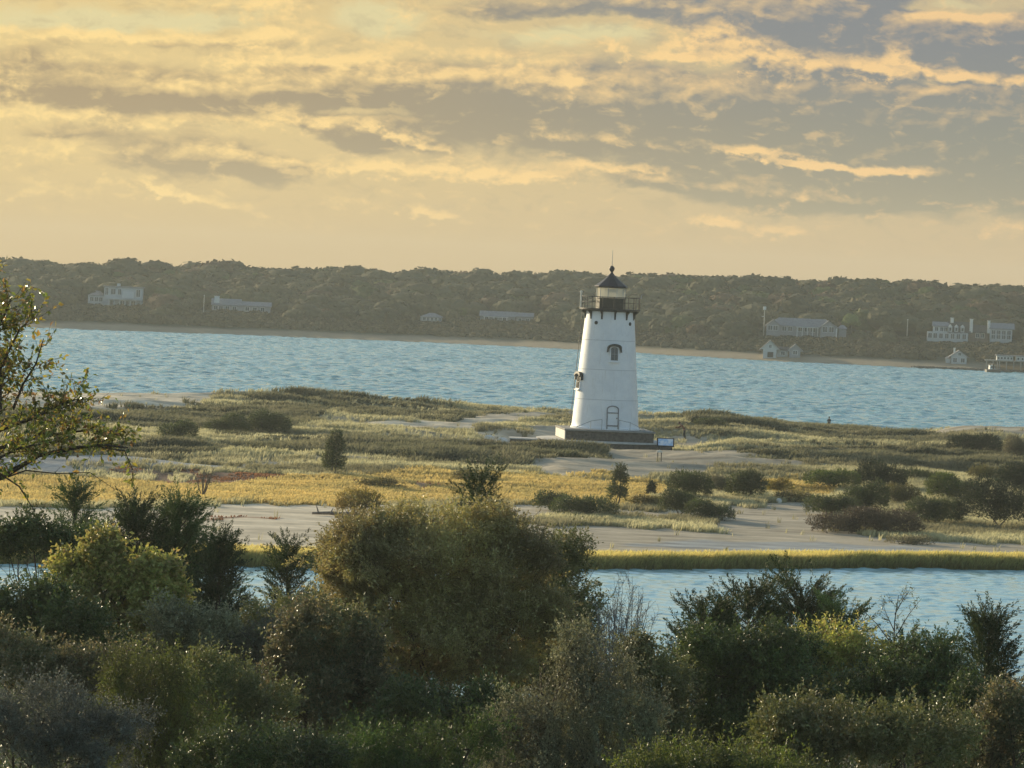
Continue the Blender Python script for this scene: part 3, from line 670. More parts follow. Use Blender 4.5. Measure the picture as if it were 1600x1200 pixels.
# ------------------------------------------------------------------ far shore: houses, poles, boat, woods
m_wh = simple('white_clapboard', (.46, .48, .48), .6, .08, 1.5, stretch=(.3, .3, 8))
m_grey_sh = simple('grey_shingle', (.30, .30, .31), .8, .15, 2.5, stretch=(1, 1, 3))
m_roof_gr = simple('grey_roof_shingle', (.22, .22, .23), .8, .2, 2)
m_roof_dk = simple('dark_roof_shingle', (.055, .058, .06), .8, .25, 2)
m_trim = simple('white_trim', (.62, .63, .62), .6, .05)
m_win = simple('window_glass', (.06, .07, .08), .15, .2, 2, spec=.6)
m_brick = simple('whitewashed_brick', (.72, .70, .64), .8, .12, 4)
KEEP = []        # (x0, x1, ytop, ybottom, distance): lines of sight the woods must leave open
class House:
    """local metres: x to the right, y away from the camera, z up; pixel sizes are turned into metres at the house's distance"""
    def __init__(self, name, px, py, label, rz=0.0, rect=None, cat='house', dz=0.0):
        self.p = hit(px, py, 700); self.s = self.p[1] / FPX; self.px = px; self.py = py
        self.E = empty(name, (self.p[0], self.p[1], self.p[2] + dz), R(rz), label=label, cat=cat)
        if rect: KEEP.append((*rect, self.p[1]))
    def X(self, px): return (px - self.px) * self.s
    def Z(self, py, px=None):   # height of a photographed level, allowing for the camera's roll
        return (self.py - py + ((px if px is not None else self.px) - self.px) * .0437) * self.s
    def vol(self, x0, x1, y0, y1, z0, z1, wall, name='wall'):
        return MB().box(x0, x1, y0, y1, z0 - (2.5 if z0 <= 0 else 0), z1).build(name, wall, self.E)
    def gable(self, x0, x1, y0, y1, z0, z1, wall, roof, along='x', over=.25, th=.18):
        """wall solid with gable ends + two roof slabs; along = ridge direction; z1 - z0 is the roof's rise above the eaves z0"""
        if along == 'x':
            m = (y0 + y1) / 2; w_ = [(y0, z0), (y1, z0), (m, z1)]
            Mx = Matrix(((0, 1, 0, 0), (1, 0, 0, 0), (0, 0, 1, 0), (0, 0, 0, 1))); a0, a1 = x0, x1; c0, c1 = y0, y1
        else:
            m = (x0 + x1) / 2; w_ = [(x0, z0), (x1, z0), (m, z1)]; Mx = None; a0, a1 = y0, y1; c0, c1 = x0, x1
        MB().prism(w_, a0 + .02, a1 - .02, Mx).build('gable', wall, self.E)
        r = MB(); sl = (z1 - z0) / ((c1 - c0) / 2)
        e0, e1 = c0 - over, c1 + over; ez = z0 - over * sl
        r.prism([(e0, ez + .02), (m, z1 + .02), (m, z1 + th), (e0, ez + th)], a0 - over, a1 + over, Mx)
        r.prism([(e1, ez + .02), (e1, ez + th), (m + .002, z1 + th), (m + .002, z1 + .02)], a0 - over, a1 + over, Mx)
        r.build('roof', roof, self.E)
    def hip(self, x0, x1, y0, y1, z0, z1, roof, inset=None, over=.3):
        i = inset if inset is not None else (y1 - y0) / 2
        x0 -= over; x1 += over; y0 -= over; y1 += over; m = (y0 + y1) / 2
        vs = [(x0, y0, z0), (x1, y0, z0), (x1, y1, z0), (x0, y1, z0), (x0 + i, m, z1), (x1 - i, m, z1)]
        MB().add(vs, [(3, 2, 1, 0), (0, 1, 5, 4), (2, 3, 4, 5), (1, 2, 5), (3, 0, 4)]).build('roof', roof, self.E)
    def flat(self, x0, x1, y0, y1, z, roof, th=.25, over=.3):
        MB().box(x0 - over, x1 + over, y0 - over, y1 + over, z + .003, z + th).build('roof', roof, self.E)
    def win(self, x, z, w_, h_, y=0.0, name='window', bars=True):
        f = MB().box(x - w_ / 2 - .09, x + w_ / 2 + .09, y - .06, y + .1, z - h_ / 2 - .09, z + h_ / 2 + .09).build(name, m_trim, self.E)
        MB().box(x - w_ / 2, x + w_ / 2, y - .075, y - .05, z - h_ / 2, z + h_ / 2).build('pane', m_win, f)
        if bars: MB().box(x - .03, x + .03, y - .09, y - .077, z - h_ / 2, z + h_ / 2).build('glazing_bar', m_trim, f)
    def post(self, x, y, z0, z1, r=.09, name='post'):
        MB().box(x - r, x + r, y - r, y + r, z0, z1).build(name, m_trim, self.E)
    def chimney(self, x, y, z0, z1, w_=.7, d_=.7, mat=None):
        c = MB().box(x - w_ / 2, x + w_ / 2, y - d_ / 2, y + d_ / 2, z0, z1).build('chimney', mat or m_brick, self.E)
        MB().box(x - w_ / 2 - .08, x + w_ / 2 + .08, y - d_ / 2 - .08, y + d_ / 2 + .08, z1 + .003, z1 + .15).build('chimney_cap', mat or m_brick, c)

def far_houses():
    # flat roofed modern house above the left part of the far shore
    h = House('modern_house', 185, 479, 'pale flat roofed two storey house alone on the wooded slope at the left', 4, (130, 226, 444, 474))
    X, Z = h.X, h.Z; za, zb = Z(463), Z(449)
    h.vol(X(162), X(222), 0, 7, 0, zb, m_wh); h.flat(X(162), X(222), 0, 7, zb, m_roof_gr)
    h.vol(X(137), X(162) - .05, 1.0, 7, 0, za, m_wh, 'side_wing'); h.hip(X(137), X(163), 1, 7, za, za + 1.1, m_roof_gr)
    for px in (143, 150, 157): h.win(X(px), Z(469), .8, 1.0, 1.0)
    h.win(X(166), Z(456), .7, 1.6); h.win(X(176), Z(456), 1.1, 1.3); h.win(X(186), Z(456), .7, 1.3)
    MB().box(X(190), X(208), -.9, -.02, Z(466), Z(455)).build('balcony_screen', m_trim, h.E)
    h.win(X(215), Z(457), .9, 1.7)
    MB().box(X(168), X(222), -1.2, -.02, Z(468), Z(468) + .14).build('deck', m_trim, h.E)
    for px in (170, 178, 187, 195, 203, 212, 220): h.post(X(px), -1.1, -1.5, Z(468) - .003)
    for px in (175, 191, 200, 208): h.win(X(px), Z(473.5), 1.0, 1.1)
    MB().box(X(181), X(186), 2, 4, zb + .26, zb + .9).build('rooftop_hatch', m_wh, h.E)
    # long low house left of centre, half sunk in scrub
    h = House('ranch_house', 378, 489, 'long low weathered house half hidden in scrub with a sunlit chimney', 3, (328, 428, 462, 482))
    X, Z = h.X, h.Z
    h.vol(X(331), X(422), 0, 6, 0, Z(478), m_grey_sh); h.gable(X(331), X(375), 0, 6, Z(478), Z(469), m_grey_sh, m_roof_gr)
    h.gable(X(376.5), X(422), 0, 6, Z(478), Z(472), m_grey_sh, m_roof_gr)
    h.chimney(X(338), 1.0, Z(477), Z(465), 1.2, .8, m_trim)
    for px in (337, 345, 355, 366, 386, 398, 410): h.win(X(px), Z(482.5), .9, .9)
    # two small grey houses in the woods near the centre
    h = House('shingle_cottage', 673, 502, 'small pale cottage with three white windows, alone in trees at mid slope', -3, (655, 692, 487, 501))
    X, Z = h.X, h.Z
    h.vol(X(657), X(690), 0, 5, 0, Z(495.5), m_wh); h.hip(X(657), X(690), 0, 5, Z(495.5), Z(489), m_roof_gr, 2.2)
    for px in (663, 669, 675, 681, 687): h.win(X(px), Z(498.5), .6, .7)
    h = House('porch_house', 790, 503, 'long grey roofed house with an arched white porch, sunk among trees', -2, (747, 835, 485, 498))
    X, Z = h.X, h.Z
    h.vol(X(750), X(804), 0, 5, 0, Z(495), m_grey_sh); h.gable(X(750), X(804), 0, 5, Z(495), Z(488), m_grey_sh, m_roof_gr)
    h.vol(X(806), X(832), .6, 5, 0, Z(494), m_grey_sh); h.gable(X(806), X(832), .6, 5, Z(494), Z(488.5), m_grey_sh, m_roof_gr)
    for px in (757, 764, 771, 778, 785, 792): h.post(X(px), -.8, -.5, Z(496.5), .07)
    MB().box(X(755), X(794), -.95, -.02, Z(496.5) + .003, Z(496.5) + .15).build('porch_roof', m_trim, h.E)
    for px in (760, 775, 788, 812, 824): h.win(X(px), Z(499), .7, .8, 0 if px < 804 else .6)
    # large grey cottage
    h = House('grey_cottage', 1250, 526, 'large grey shingled house with hipped roof and white porch posts beside a tall pole', -3, (1192, 1324, 494, 524))
    X, Z = h.X, h.Z; e = Z(510)
    h.vol(X(1198), X(1308), 0, 7, 0, e, m_grey_sh); h.hip(X(1198), X(1308), 0, 7, e, Z(497.5), m_roof_gr, 3.0)
    h.vol(X(1197), X(1218), -1.4, -.02, 0, e - .05, m_grey_sh, 'bay'); h.gable(X(1197), X(1218), -1.4, 2, e - .05, Z(502), m_grey_sh, m_roof_gr, 'y')
    h.vol(X(1281), X(1306), -1.6, -.02, 0, e - .05, m_grey_sh, 'bay'); h.gable(X(1281), X(1306), -1.6, 2, e - .05, Z(500), m_grey_sh, m_roof_gr, 'y')
    h.vol(X(1310), X(1322), 1, 5, 0, Z(511), m_grey_sh, 'annex'); h.hip(X(1310), X(1322), 1, 5, Z(511), Z(505), m_roof_gr, .8)
    for px in (1245, 1253, 1261, 1269, 1277): h.post(X(px), -.9, -.6, e - .25)
    MB().box(X(1243), X(1279), -1.05, -.02, e - .24, e - .08).build('porch_roof', m_trim, h.E)
    for px in (1203, 1211): h.win(X(px), Z(514), 1.0, 1.0, -1.4)
    for px in (1225, 1234, 1250, 1260, 1270): h.win(X(px), Z(514.5), .9, 1.0)
    for px in (1288, 1298): h.win(X(px), Z(513), 1.0, 1.2, -1.6)
    h.post(X(1306), -1.62, -.6, e - .1, .14, 'corner_board')
    # boathouse with two gables by the beach
    h = House('boathouse', 1220, 559, 'pale boathouse with two gables standing just above the far beach', -4, (1184, 1256, 530, 557))
    X, Z = h.X, h.Z
    h.vol(X(1192), X(1213), 0, 6, 0, Z(546, 1200), m_wh); h.gable(X(1188), X(1217), 0, 6, Z(546, 1200), Z(533, 1203), m_wh, m_roof_gr, 'y')
    h.vol(X(1214), X(1231), 1.5, 5, 0, Z(547), m_wh, 'link'); h.gable(X(1214), X(1231), 1.5, 5, Z(547), Z(543), m_wh, m_roof_dk)
    h.vol(X(1233), X(1250), 0, 6, 0, Z(549, 1242), m_grey_sh, 'wing'); h.gable(X(1230), X(1254), 0, 6, Z(549, 1242), Z(538.5, 1243), m_grey_sh, m_roof_gr, 'y')
    d = MB().box(X(1199), X(1208), -.06, .05, .0, Z(550, 1203)).build('door', simple('dark_door', (.05, .045, .04), .7), h.E)
    h.win(X(1203), Z(541, 1203), .5, .7); h.win(X(1242), Z(551, 1242), .9, .8); h.win(X(1223), Z(552), .8, .7, 1.5)
    # big white house with chimneys and dormers
    h = House('dormer_house', 1500, 535, 'big white house with three dormers in a dark roof and tall white chimneys', -5, (1444, 1586, 496, 533))
    X, Z = h.X, h.Z; e = Z(520)
    h.vol(X(1449), X(1512), 0, 6, 0, e, m_wh); h.gable(X(1482), X(1514), .3, 6.3, e, Z(504), m_wh, m_roof_dk, over=.3)
    for px in (1484, 1493.5, 1503):
        x = X(px); dz0, dz1 = Z(519), Z(511.5)
        f = MB().box(x - .42, x + .42, .05, 2.2, dz0, dz1).build('dormer', m_trim, h.E)
        MB().prism([(x - .55, dz1 + .003), (x + .55, dz1 + .003), (x, dz1 + .6)], -.05, 2.4).build('dormer_roof', m_trim, f)
        MB().box(x - .25, x + .25, .02, .06, dz0 + .2, dz1 - .15).build('pane', m_win, f)
    h.vol(X(1458), X(1480), .8, 6, e + .01, Z(510, 1470), m_wh, 'upper_wing'); h.gable(X(1458), X(1481), .8, 6, Z(510, 1470), Z(504, 1470), m_wh, m_roof_gr)
    h.vol(X(1514), X(1544), 1.5, 6.5, 0, Z(518), simple('dark_brown_wall', (.16, .13, .11), .8), 'middle_wall'); h.gable(X(1514), X(1544), 1.5, 6.5, Z(518), Z(508), m_wh, m_roof_dk)  # set-back middle wall, darker brown than the white wings
    h.vol(X(1546), X(1580), -.4, 6, 0, Z(514, 1560), m_wh, 'end_wing'); h.gable(X(1546), X(1582), -.4, 6, Z(514, 1560), Z(506, 1560), m_wh, m_roof_gr)
    h.chimney(X(1487), 3.2, Z(508), Z(498)); h.chimney(X(1516.5), 1.0, Z(519), Z(498.5)); h.chimney(X(1543.5), .2, Z(519), Z(500), .6)
    for px in (1463, 1471, 1477): h.win(X(px), Z(514.5, 1470), .7, .9, .8)
    for px in (1453, 1461, 1470, 1479, 1488, 1497, 1506): h.win(X(px), Z(526), .8, 1.1)
    for px in (1527, 1535): h.win(X(px), Z(523), .7, 1.0, 1.5)
    for px in (1551, 1559, 1567, 1575): h.win(X(px), Z(519.5, 1560), .8, .9, -.4); h.win(X(px), Z(526.5, 1560), .8, .9, -.4)
    # small gabled cottage below it
    h = House('beach_cottage', 1500, 569, 'small white gabled cottage with a thin chimney just below the dormer house', -5, (1476, 1522, 545, 567))
    X, Z = h.X, h.Z
    h.vol(X(1486), X(1510), 0, 5, 0, Z(558), m_wh); h.gable(X(1484), X(1512), 0, 5, Z(558), Z(548.5), m_wh, m_roof_gr, 'y')
    h.vol(X(1478), X(1485), .6, 4, 0, Z(561), m_wh, 'lean_to'); h.hip(X(1478), X(1485), .6, 4, Z(561), Z(558), m_roof_gr, .4, .15)
    h.chimney(X(1491), 2.2, Z(556), Z(545), .4, .4)
    h.win(X(1499), Z(553.5), .6, .6); h.win(X(1492), Z(563), .8, .9); h.win(X(1504), Z(563), .8, .9)
    # pier house on posts at the right edge
    h = House('pier_house', 1575, 577, 'long low white bathhouse on a timber deck carried by posts above the beach', -5, (1536, 1640, 550, 574))
    X, Z = h.X, h.Z; dk = Z(563.5)
    MB().box(X(1539), X(1640), -1.6, 6, dk - .2, dk).build('deck', simple('deck_timber', (.30, .27, .22), .8), h.E)
    for px in (1541, 1551, 1561, 1572, 1583, 1594, 1606, 1620, 1636): MB().box(X(px) - .1, X(px) + .1, -1.5, -1.3, -1, dk - .203).build('deck_post', simple('post_timber', (.34, .31, .26), .8), h.E)
    for a, b in ((1557, 1582), (1587, 1600), (1604, 1636)):
        MB().box(X(a), X(b), 0, 4, dk + .003, Z(556.5)).build('wall', m_wh, h.E); h.flat(X(a), X(b), 0, 4, Z(556.5), m_roof_gr, .2)
        n = max(2, int((b - a) / 5))
        for k in range(n): h.win(X(a + (k + .5) * (b - a) / n), Z(560), .4, .45, bars=False)
far_houses()

def pole(px, py0, py1, name, label, cat, lamp=False, r=.11):
    p = hit(px, py0, 700); s = p[1] / FPX; L = empty(name, p, label=label, cat=cat)
    H = (py0 - py1) * s; KEEP.append((px - 3, px + 3, py1, py0 - 3, p[1]))
    MB().tube([(0, 0, -1), (0, 0, H)], [r, r * .8], 8).build('pole', simple(name + '_paint', (.42, .40, .34), .7), L)
    if lamp:
        MB().box(-.32, .32, -.32, .32, H + .003, H + .75).build('lamp_box', m_trim, L)
        MB().tube([(-.6, 0, H - 1.6), (.1, 0, H - 1.5)], .05, 6).build('arm', m_trim, L)
    else: MB().lathe([(r, H), (r * 1.4, H + .08), (.02, H + .2)], 10).build('cap', m_trim, L)
pole(1193, 524, 484, 'beacon_pole', 'tall pale pole with a white box on top, left of the grey cottage', 'pole', True, .13)
pole(1417, 528, 500, 'flagpole', 'slim bare pole standing among trees between the two large houses', 'flagpole')
pole(318, 490, 462, 'utility_pole', 'thin bare pole beside the sunlit chimney of the low house', 'pole')

def boat():
    p = at(1551, 587, 778); p[2] = 0.0
    L = empty('motorboat', p, R(12), label='small dark hulled motorboat with pale wheelhouse off the far beach', cat='boat')
    hb = MB(); n = 9; vs = []
    for i in range(n):
        t = i / (n - 1); x = -1.6 + 3.4 * t; bw = .75 * (1 - max(0, t - .45) ** 2 * 3.0); bw = max(bw, .03); sh = .62 + .25 * t * t
        vs += [(x, -bw, sh), (x, -bw * .8, .1), (x, 0, -.15), (x, bw * .8, .1), (x, bw, sh)]
    fs = [(i * 5 + k, (i + 1) * 5 + k, (i + 1) * 5 + k + 1, i * 5 + k + 1) for i in range(n - 1) for k in range(4)]
    fs += [(i * 5, i * 5 + 4, (i + 1) * 5 + 4, (i + 1) * 5) for i in range(n - 1)] + [(0, 1, 2, 3, 4)]
    hb.add(vs, fs).build('hull', simple('boat_hull_paint', (.10, .09, .08), .5), L)
    W = MB().prism([(-.9, .68), (.35, .72), (.15, 1.5), (-.8, 1.5)], -.5, .5).build('wheelhouse', m_trim, L)
    MB().box(-.95, .3, -.58, .58, 1.503, 1.57).build('roof', m_trim, W)
    MB().box(-.7, .0, -.515, -.502, 1.0, 1.35).build('side_window', m_win, W)
    MB().box(-.25, .1, -.6, .6, .75, 1.9).build('canvas_dodger', simple('dark_canvas', (.02, .02, .02), .8), L)
    MB().tube([(.9, 0, .8), (.9, 0, 2.3)], .03, 6).build('mast', m_trim, L)
boat()

def rock_line():
    """dark boulders along the waterline near the houses at the right: one countless heap"""
    g = np.random.default_rng(4); V = []; F = []; b = 0
    sph = []; 
    for j in range(5):
        for i in range(8):
            th = math.pi * j / 4; ph_ = 2 * math.pi * i / 8; sph.append((math.sin(th) * math.cos(ph_), math.sin(th) * math.sin(ph_), math.cos(th)))
    sph = np.array(sph); q = np.array([(j * 8 + i, j * 8 + (i + 1) % 8, (j + 1) * 8 + (i + 1) % 8, (j + 1) * 8 + i) for j in range(4) for i in range(8)])
    for k in range(900):
        px = g.uniform(1428, 1760); p = at(px, 580, 790); x = p[0]; y = float(shore_far(np.array(x))) + g.uniform(-1.0, 1.6)
        s_ = g.uniform(.25, .6); sc = np.array([s_ * g.uniform(1, 1.8), s_, s_ * .7])
        V.append(sph * sc * g.uniform(.8, 1.2, (40, 1)) + np.array([x, y, .12])); F.append(q + b); b += 40
    o = mesh_np('shore_rocks', np.concatenate(V), np.concatenate(F), simple('wet_rock', (.07, .065, .05), .8, .4, 2))
    tag(o, 'dark line of rocks along the waterline below the white houses', 'rocks', kind='stuff')
rock_line()

# woods: crowns built from lumpy bodies wrapped in leaf clumps
def crown_template(g, nb=(14, 8), ncard=90, card=.11, squash=.8):
    V = []; n, m = nb
    for j in range(m + 1):
        for i in range(n):
            th = math.pi * j / m * .78; a = 2 * math.pi * i / n
            V.append((math.sin(th) * math.cos(a), math.sin(th) * math.sin(a), math.cos(th)))
    V = np.array(V); s = g.uniform(0, 50)
    rr = .72 + .42 * fbm(V[:, 0] * 1.6 + s, V[:, 1] * 1.6, V[:, 2] * 1.6, 3, 3)
    V = V * rr[:, None] * np.array([1, 1, squash])
    F = np.array([(j * n + i, (j + 1) * n + i, (j + 1) * n + (i + 1) % n, j * n + (i + 1) % n) for j in range(m) for i in range(n)])
    d = g.normal(size=(ncard, 3)); d[:, 2] = np.abs(d[:, 2]) * 1.0 - .25; d /= np.linalg.norm(d, axis=1)[:, None]
    r2 = (.72 + .42 * fbm(d[:, 0] * 1.6 + s, d[:, 1] * 1.6, d[:, 2] * 1.6, 3, 3)) * g.uniform(.94, 1.12, ncard)
    c = d * r2[:, None] * np.array([1, 1, squash])
    nrm = d + g.normal(size=(ncard, 3)) * .5; nrm /= np.linalg.norm(nrm, axis=1)[:, None]
    a = np.cross(nrm, g.normal(size=(ncard, 3))); a /= np.linalg.norm(a, axis=1)[:, None]; b = np.cross(nrm, a)
    sz = card * g.uniform(.6, 1.4, ncard)[:, None]
    Q = np.stack([c - a * sz - b * sz * .7, c + a * sz * .8 - b * sz, c + a * sz + b * sz * .8, c - a * sz * .7 + b * sz], 1).reshape(-1, 3)
    Fq = np.arange(ncard * 4).reshape(-1, 4) + len(V)
    return np.concatenate([V, Q]), np.concatenate([F, Fq])
def merge_crowns(temps, P, S, H, C, g):
    """P positions, S radius, H height scale, C colours -> V, F, col"""
    Vs, Fs, Cs = [], [], []; b = 0; ti = g.integers(0, len(temps), len(P)); rot = g.uniform(0, 6.28, len(P))
    for k in range(len(P)):
        V, F = temps[ti[k]]; ca, sa = math.cos(rot[k]), math.sin(rot[k])
        W = np.empty_like(V); W[:, 0] = (V[:, 0] * ca - V[:, 1] * sa) * S[k]; W[:, 1] = (V[:, 0] * sa + V[:, 1] * ca) * S[k]; W[:, 2] = V[:, 2] * H[k]
        Vs.append(W + P[k]); Fs.append(F + b); b += len(V); Cs.append(np.repeat(C[k][None], len(V), 0) * g.uniform(.8, 1.2, (len(V), 1)))
    return np.concatenate(Vs), np.concatenate(Fs), np.concatenate(Cs)
def far_woods():
    g = np.random.default_rng(31); temps = [crown_template(g) for _ in range(9)]
    temps_s = [crown_template(g, (10, 5), 40, .2, .75) for _ in range(6)]
    m = attrmat('far_foliage', .9, .35, .35, .12, fine=1.6)
    P, S, H, C = [], [], [], []; PS, SS, HS, CS = [], [], [], []
    t0 = hit(1330, 524, 700)[1]; KEEP.append((1320, 1342, 488, 514, t0 + 2))
    def blocked(x, y, z, r, top):
        px, py = proj(x, y, z + top); px2, pyb = proj(x, y, z); w_ = r * FPX / y
        for x0, x1, yt, yb, Y in KEEP:
            if y < Y + 9 and px + w_ > x0 and px - w_ < x1 and py < yb - 2 and pyb > yt: 
                return 2 if y > Y - 1 else 1
        return 0
    for yy in np.arange(0, 215, 4.2):
        for x in np.arange(-225, 225, 4.4):
            x_ = x + g.uniform(-2, 2); sf = float(shore_far(np.array(x_))); y = sf + 17 + yy + g.uniform(-1.8, 1.8)
            edge = 26 + 16 * vnoise(np.array(x_ * .03), np.array(2.2))
            if y - sf < edge: continue
            z = float(ground_h(x_, y)); r = 1.9 + 3.9 * g.random() ** 1.6; hh = r * g.uniform(.5, .8) + .6; lift = g.uniform(1.2, 3.4) * min(1, (y - sf) / 80)
            if y - sf > 110 and y - sf < 150: lift += 1.2; r *= 1.05
            if blocked(x_, y, z, r, hh + lift): continue
            t = fbm(np.array(x_ * .035), np.array(y * .05), 0, 3, 61); t2 = g.random()
            c = np.array([.066, .070, .034]) * (1 - t) + np.array([.120, .098, .048]) * t
            if t2 < .10: c = np.array([.13, .085, .045])
            if t2 > .90: c = np.array([.10, .115, .035])
            P.append((x_, y, z + lift)); S.append(r); H.append(hh); C.append(c * g.uniform(.75, 1.25))
    for yy in np.arange(0, 46, 1.7):
        for x in np.arange(-225, 225, 2.2):
            x_ = x + g.uniform(-1, 1); sf = float(shore_far(np.array(x_))); y = sf + 14 + yy + g.uniform(-.8, .8)
            z = float(ground_h(x_, y)); r = g.uniform(.9, 1.9); hh = g.uniform(.7, 1.8)
            if blocked(x_, y, z, r, hh): 
                hh *= .3; r *= .7
                if blocked(x_, y, z, r * .8, hh): continue
            t = fbm(np.array(x_ * .05), np.array(y * .08), 0, 3, 71)
            c = np.array([.070, .070, .036]) * (1 - t) + np.array([.115, .092, .052]) * t
            PS.append((x_, y, z - .1)); SS.append(r); HS.append(hh); CS.append(c * g.uniform(.75, 1.25))
    V, F, Cc = merge_crowns(temps, np.array(P), S, H, np.array(C), g)
    tag(mesh_np('far_woods', V, F, m, col=Cc), 'mass of olive brown woods covering the far shore', 'woods', kind='stuff')
    V, F, Cc = merge_crowns(temps_s, np.array(PS), SS, HS, np.array(CS), g)
    tag(mesh_np('bluff_undergrowth', V, F, m, col=Cc), 'low brown scrub on the bluff above the far beach', 'scrub', kind='stuff')
    # trees that stand out of the mass
    bark = simple('far_bark', (.10, .085, .07), .9)
    def tree(px, py, Yoff, r, h, c, label):
        y = t0 + Yoff; q = at(px, py, y); z = float(ground_h(q[0], y))
        T = empty('round_tree', (q[0], y, z), label=label, cat='tree', group='single trees on the far shore')
        V, F, Cc = merge_crowns(temps, np.array([(0, 0, q[2] - z), (r * .5, .4, q[2] - z - h * .3), (-r * .5, -.3, q[2] - z - h * .35)]), [r, r * .75, r * .75], [h, h * .7, h * .7], np.array([c, c * .9, c * 1.05]), g)
        mesh_np('crown', V, F, m, T, col=Cc)
        MB().tube([(0, 0, -1), (.1, 0, q[2] - z)], [.3, .15], 8).build('trunk', bark, T)
    tree(1330, 500, 0, 1.9, 1.9, np.array([.17, .20, .06]), 'round yellow green tree right of the grey cottage on the far shore')
tree_dummy = None
far_woods()

# air between here and the far shore
def haze():
    m = bpy.data.materials.new('haze_air'); m.use_nodes = True; t = m.node_tree; t.nodes.clear()
    out = t.nodes.new('ShaderNodeOutputMaterial'); v = t.nodes.new('ShaderNodeVolumePrincipled')
    v.inputs['Color'].default_value = (.86, .94, .92, 1); v.inputs['Density'].default_value = HAZE_DENSITY; v.inputs['Anisotropy'].default_value = .25
    t.links.new(v.outputs[0], out.inputs['Volume'])
    o = MB().box(-560, 560, -75, 1720, -7, 34).build('haze', m)
    tag(o, 'thin warm haze lying over the water and shores', 'haze', kind='stuff')
HAZE_DENSITY = .00018
haze()
# ------------------------------------------------------------------ plant makers
def unit(v): return v / np.maximum(np.linalg.norm(v, axis=-1, keepdims=True), 1e-9)
def leaf_quads(P, D, N, L, Wd, fold=.0):
    """one pointed leaf (4 corners) per row: base P, direction D, face normal N, length L, width Wd"""
    S = unit(np.cross(D, N)); L = L[:, None]; Wd = Wd[:, None]
    mid = P + D * L * .45 + N * L * fold
    return np.stack([P, mid + S * Wd * .5, P + D * L, mid - S * Wd * .5], 1).reshape(-1, 3)
def shrub_leaves(g, lobes, ntw, per, llen, lwid, tlen, up=.35, rnd=.5, shell=.35, lump=.45, droop=0.0, spread=.8, low=-.55, sprout=0.0):
    """twigs spread through lumpy lobes, leaves along every twig"""
    C = np.array([l[0] for l in lobes], float); Rr = np.array([l[1] for l in lobes], float)
    w_ = (Rr[:, 0] * Rr[:, 2]) ** 1.0; w_ = w_ / w_.sum(); k = g.choice(len(lobes), ntw, p=w_)
    d = g.normal(size=(ntw * 3, 3)); d = unit(d); d = d[d[:, 2] > low][:ntw]; ntw = len(d); k = k[:ntw]
    s0 = g.uniform(0, 90)
    q = d * 1.7 + C[k] * .35 + s0
    lp = 1 - lump * .5 + lump * (fbm(q[:, 0], q[:, 1], q[:, 2], 3, 5) - .35) * 1.7
    # open gaps: thin out where a second noise is low
    t = 1 - np.abs(g.normal(size=ntw)) * shell; t = np.clip(t, .08, 1.05)
    P = C[k] + d * Rr[k] * (t * lp)[:, None]
    gp = fbm(P[:, 0] * 2.2 + s0, P[:, 1] * 2.2, P[:, 2] * 2.2, 2, 17); keep = gp > .27; P = P[keep]; d = d[keep]; k = k[keep]; t = t[keep]; n = len(P)
    V = unit(unit(d / Rr[k]) + np.array([0, 0, up]) + g.normal(size=(n, 3)) * rnd)
    TL = tlen * g.uniform(.55, 1.3, n) * (.8 + .4 * t)
    if sprout:
        sp = (g.random(n) < sprout) & (d[:, 2] > .15) & (t > .8)
        V[sp] = unit(np.array([0, 0, 1.0]) + g.normal(size=(sp.sum(), 3)) * .22); TL[sp] *= 2.1
    s = (np.arange(per) + .5) / per
    s = np.clip(s[None] + g.normal(size=(n, per)) * .05, 0, 1)
    B = P[:, None] + V[:, None] * (TL[:, None] * s)[..., None]; B[..., 2] -= droop * (s ** 2) * TL[:, None]
    Vn = np.repeat(V[:, None], per, 1)
    D = unit(Vn * .7 + unit(g.normal(size=(n, per, 3))) * spread)
    N = unit(g.normal(size=(n, per, 3)) + np.array([0, 0, .7]))
    m = n * per; D = D.reshape(m, 3); N = unit(N.reshape(m, 3) - D * (N.reshape(m, 3) * D).sum(1, keepdims=True))
    LL = llen * g.uniform(.6, 1.3, m); Q = leaf_quads(B.reshape(m, 3), D, N, LL, LL * (lwid / llen), .08)
    # twigs as thin crossed strips
    return Q, (P, P + V * TL[:, None])
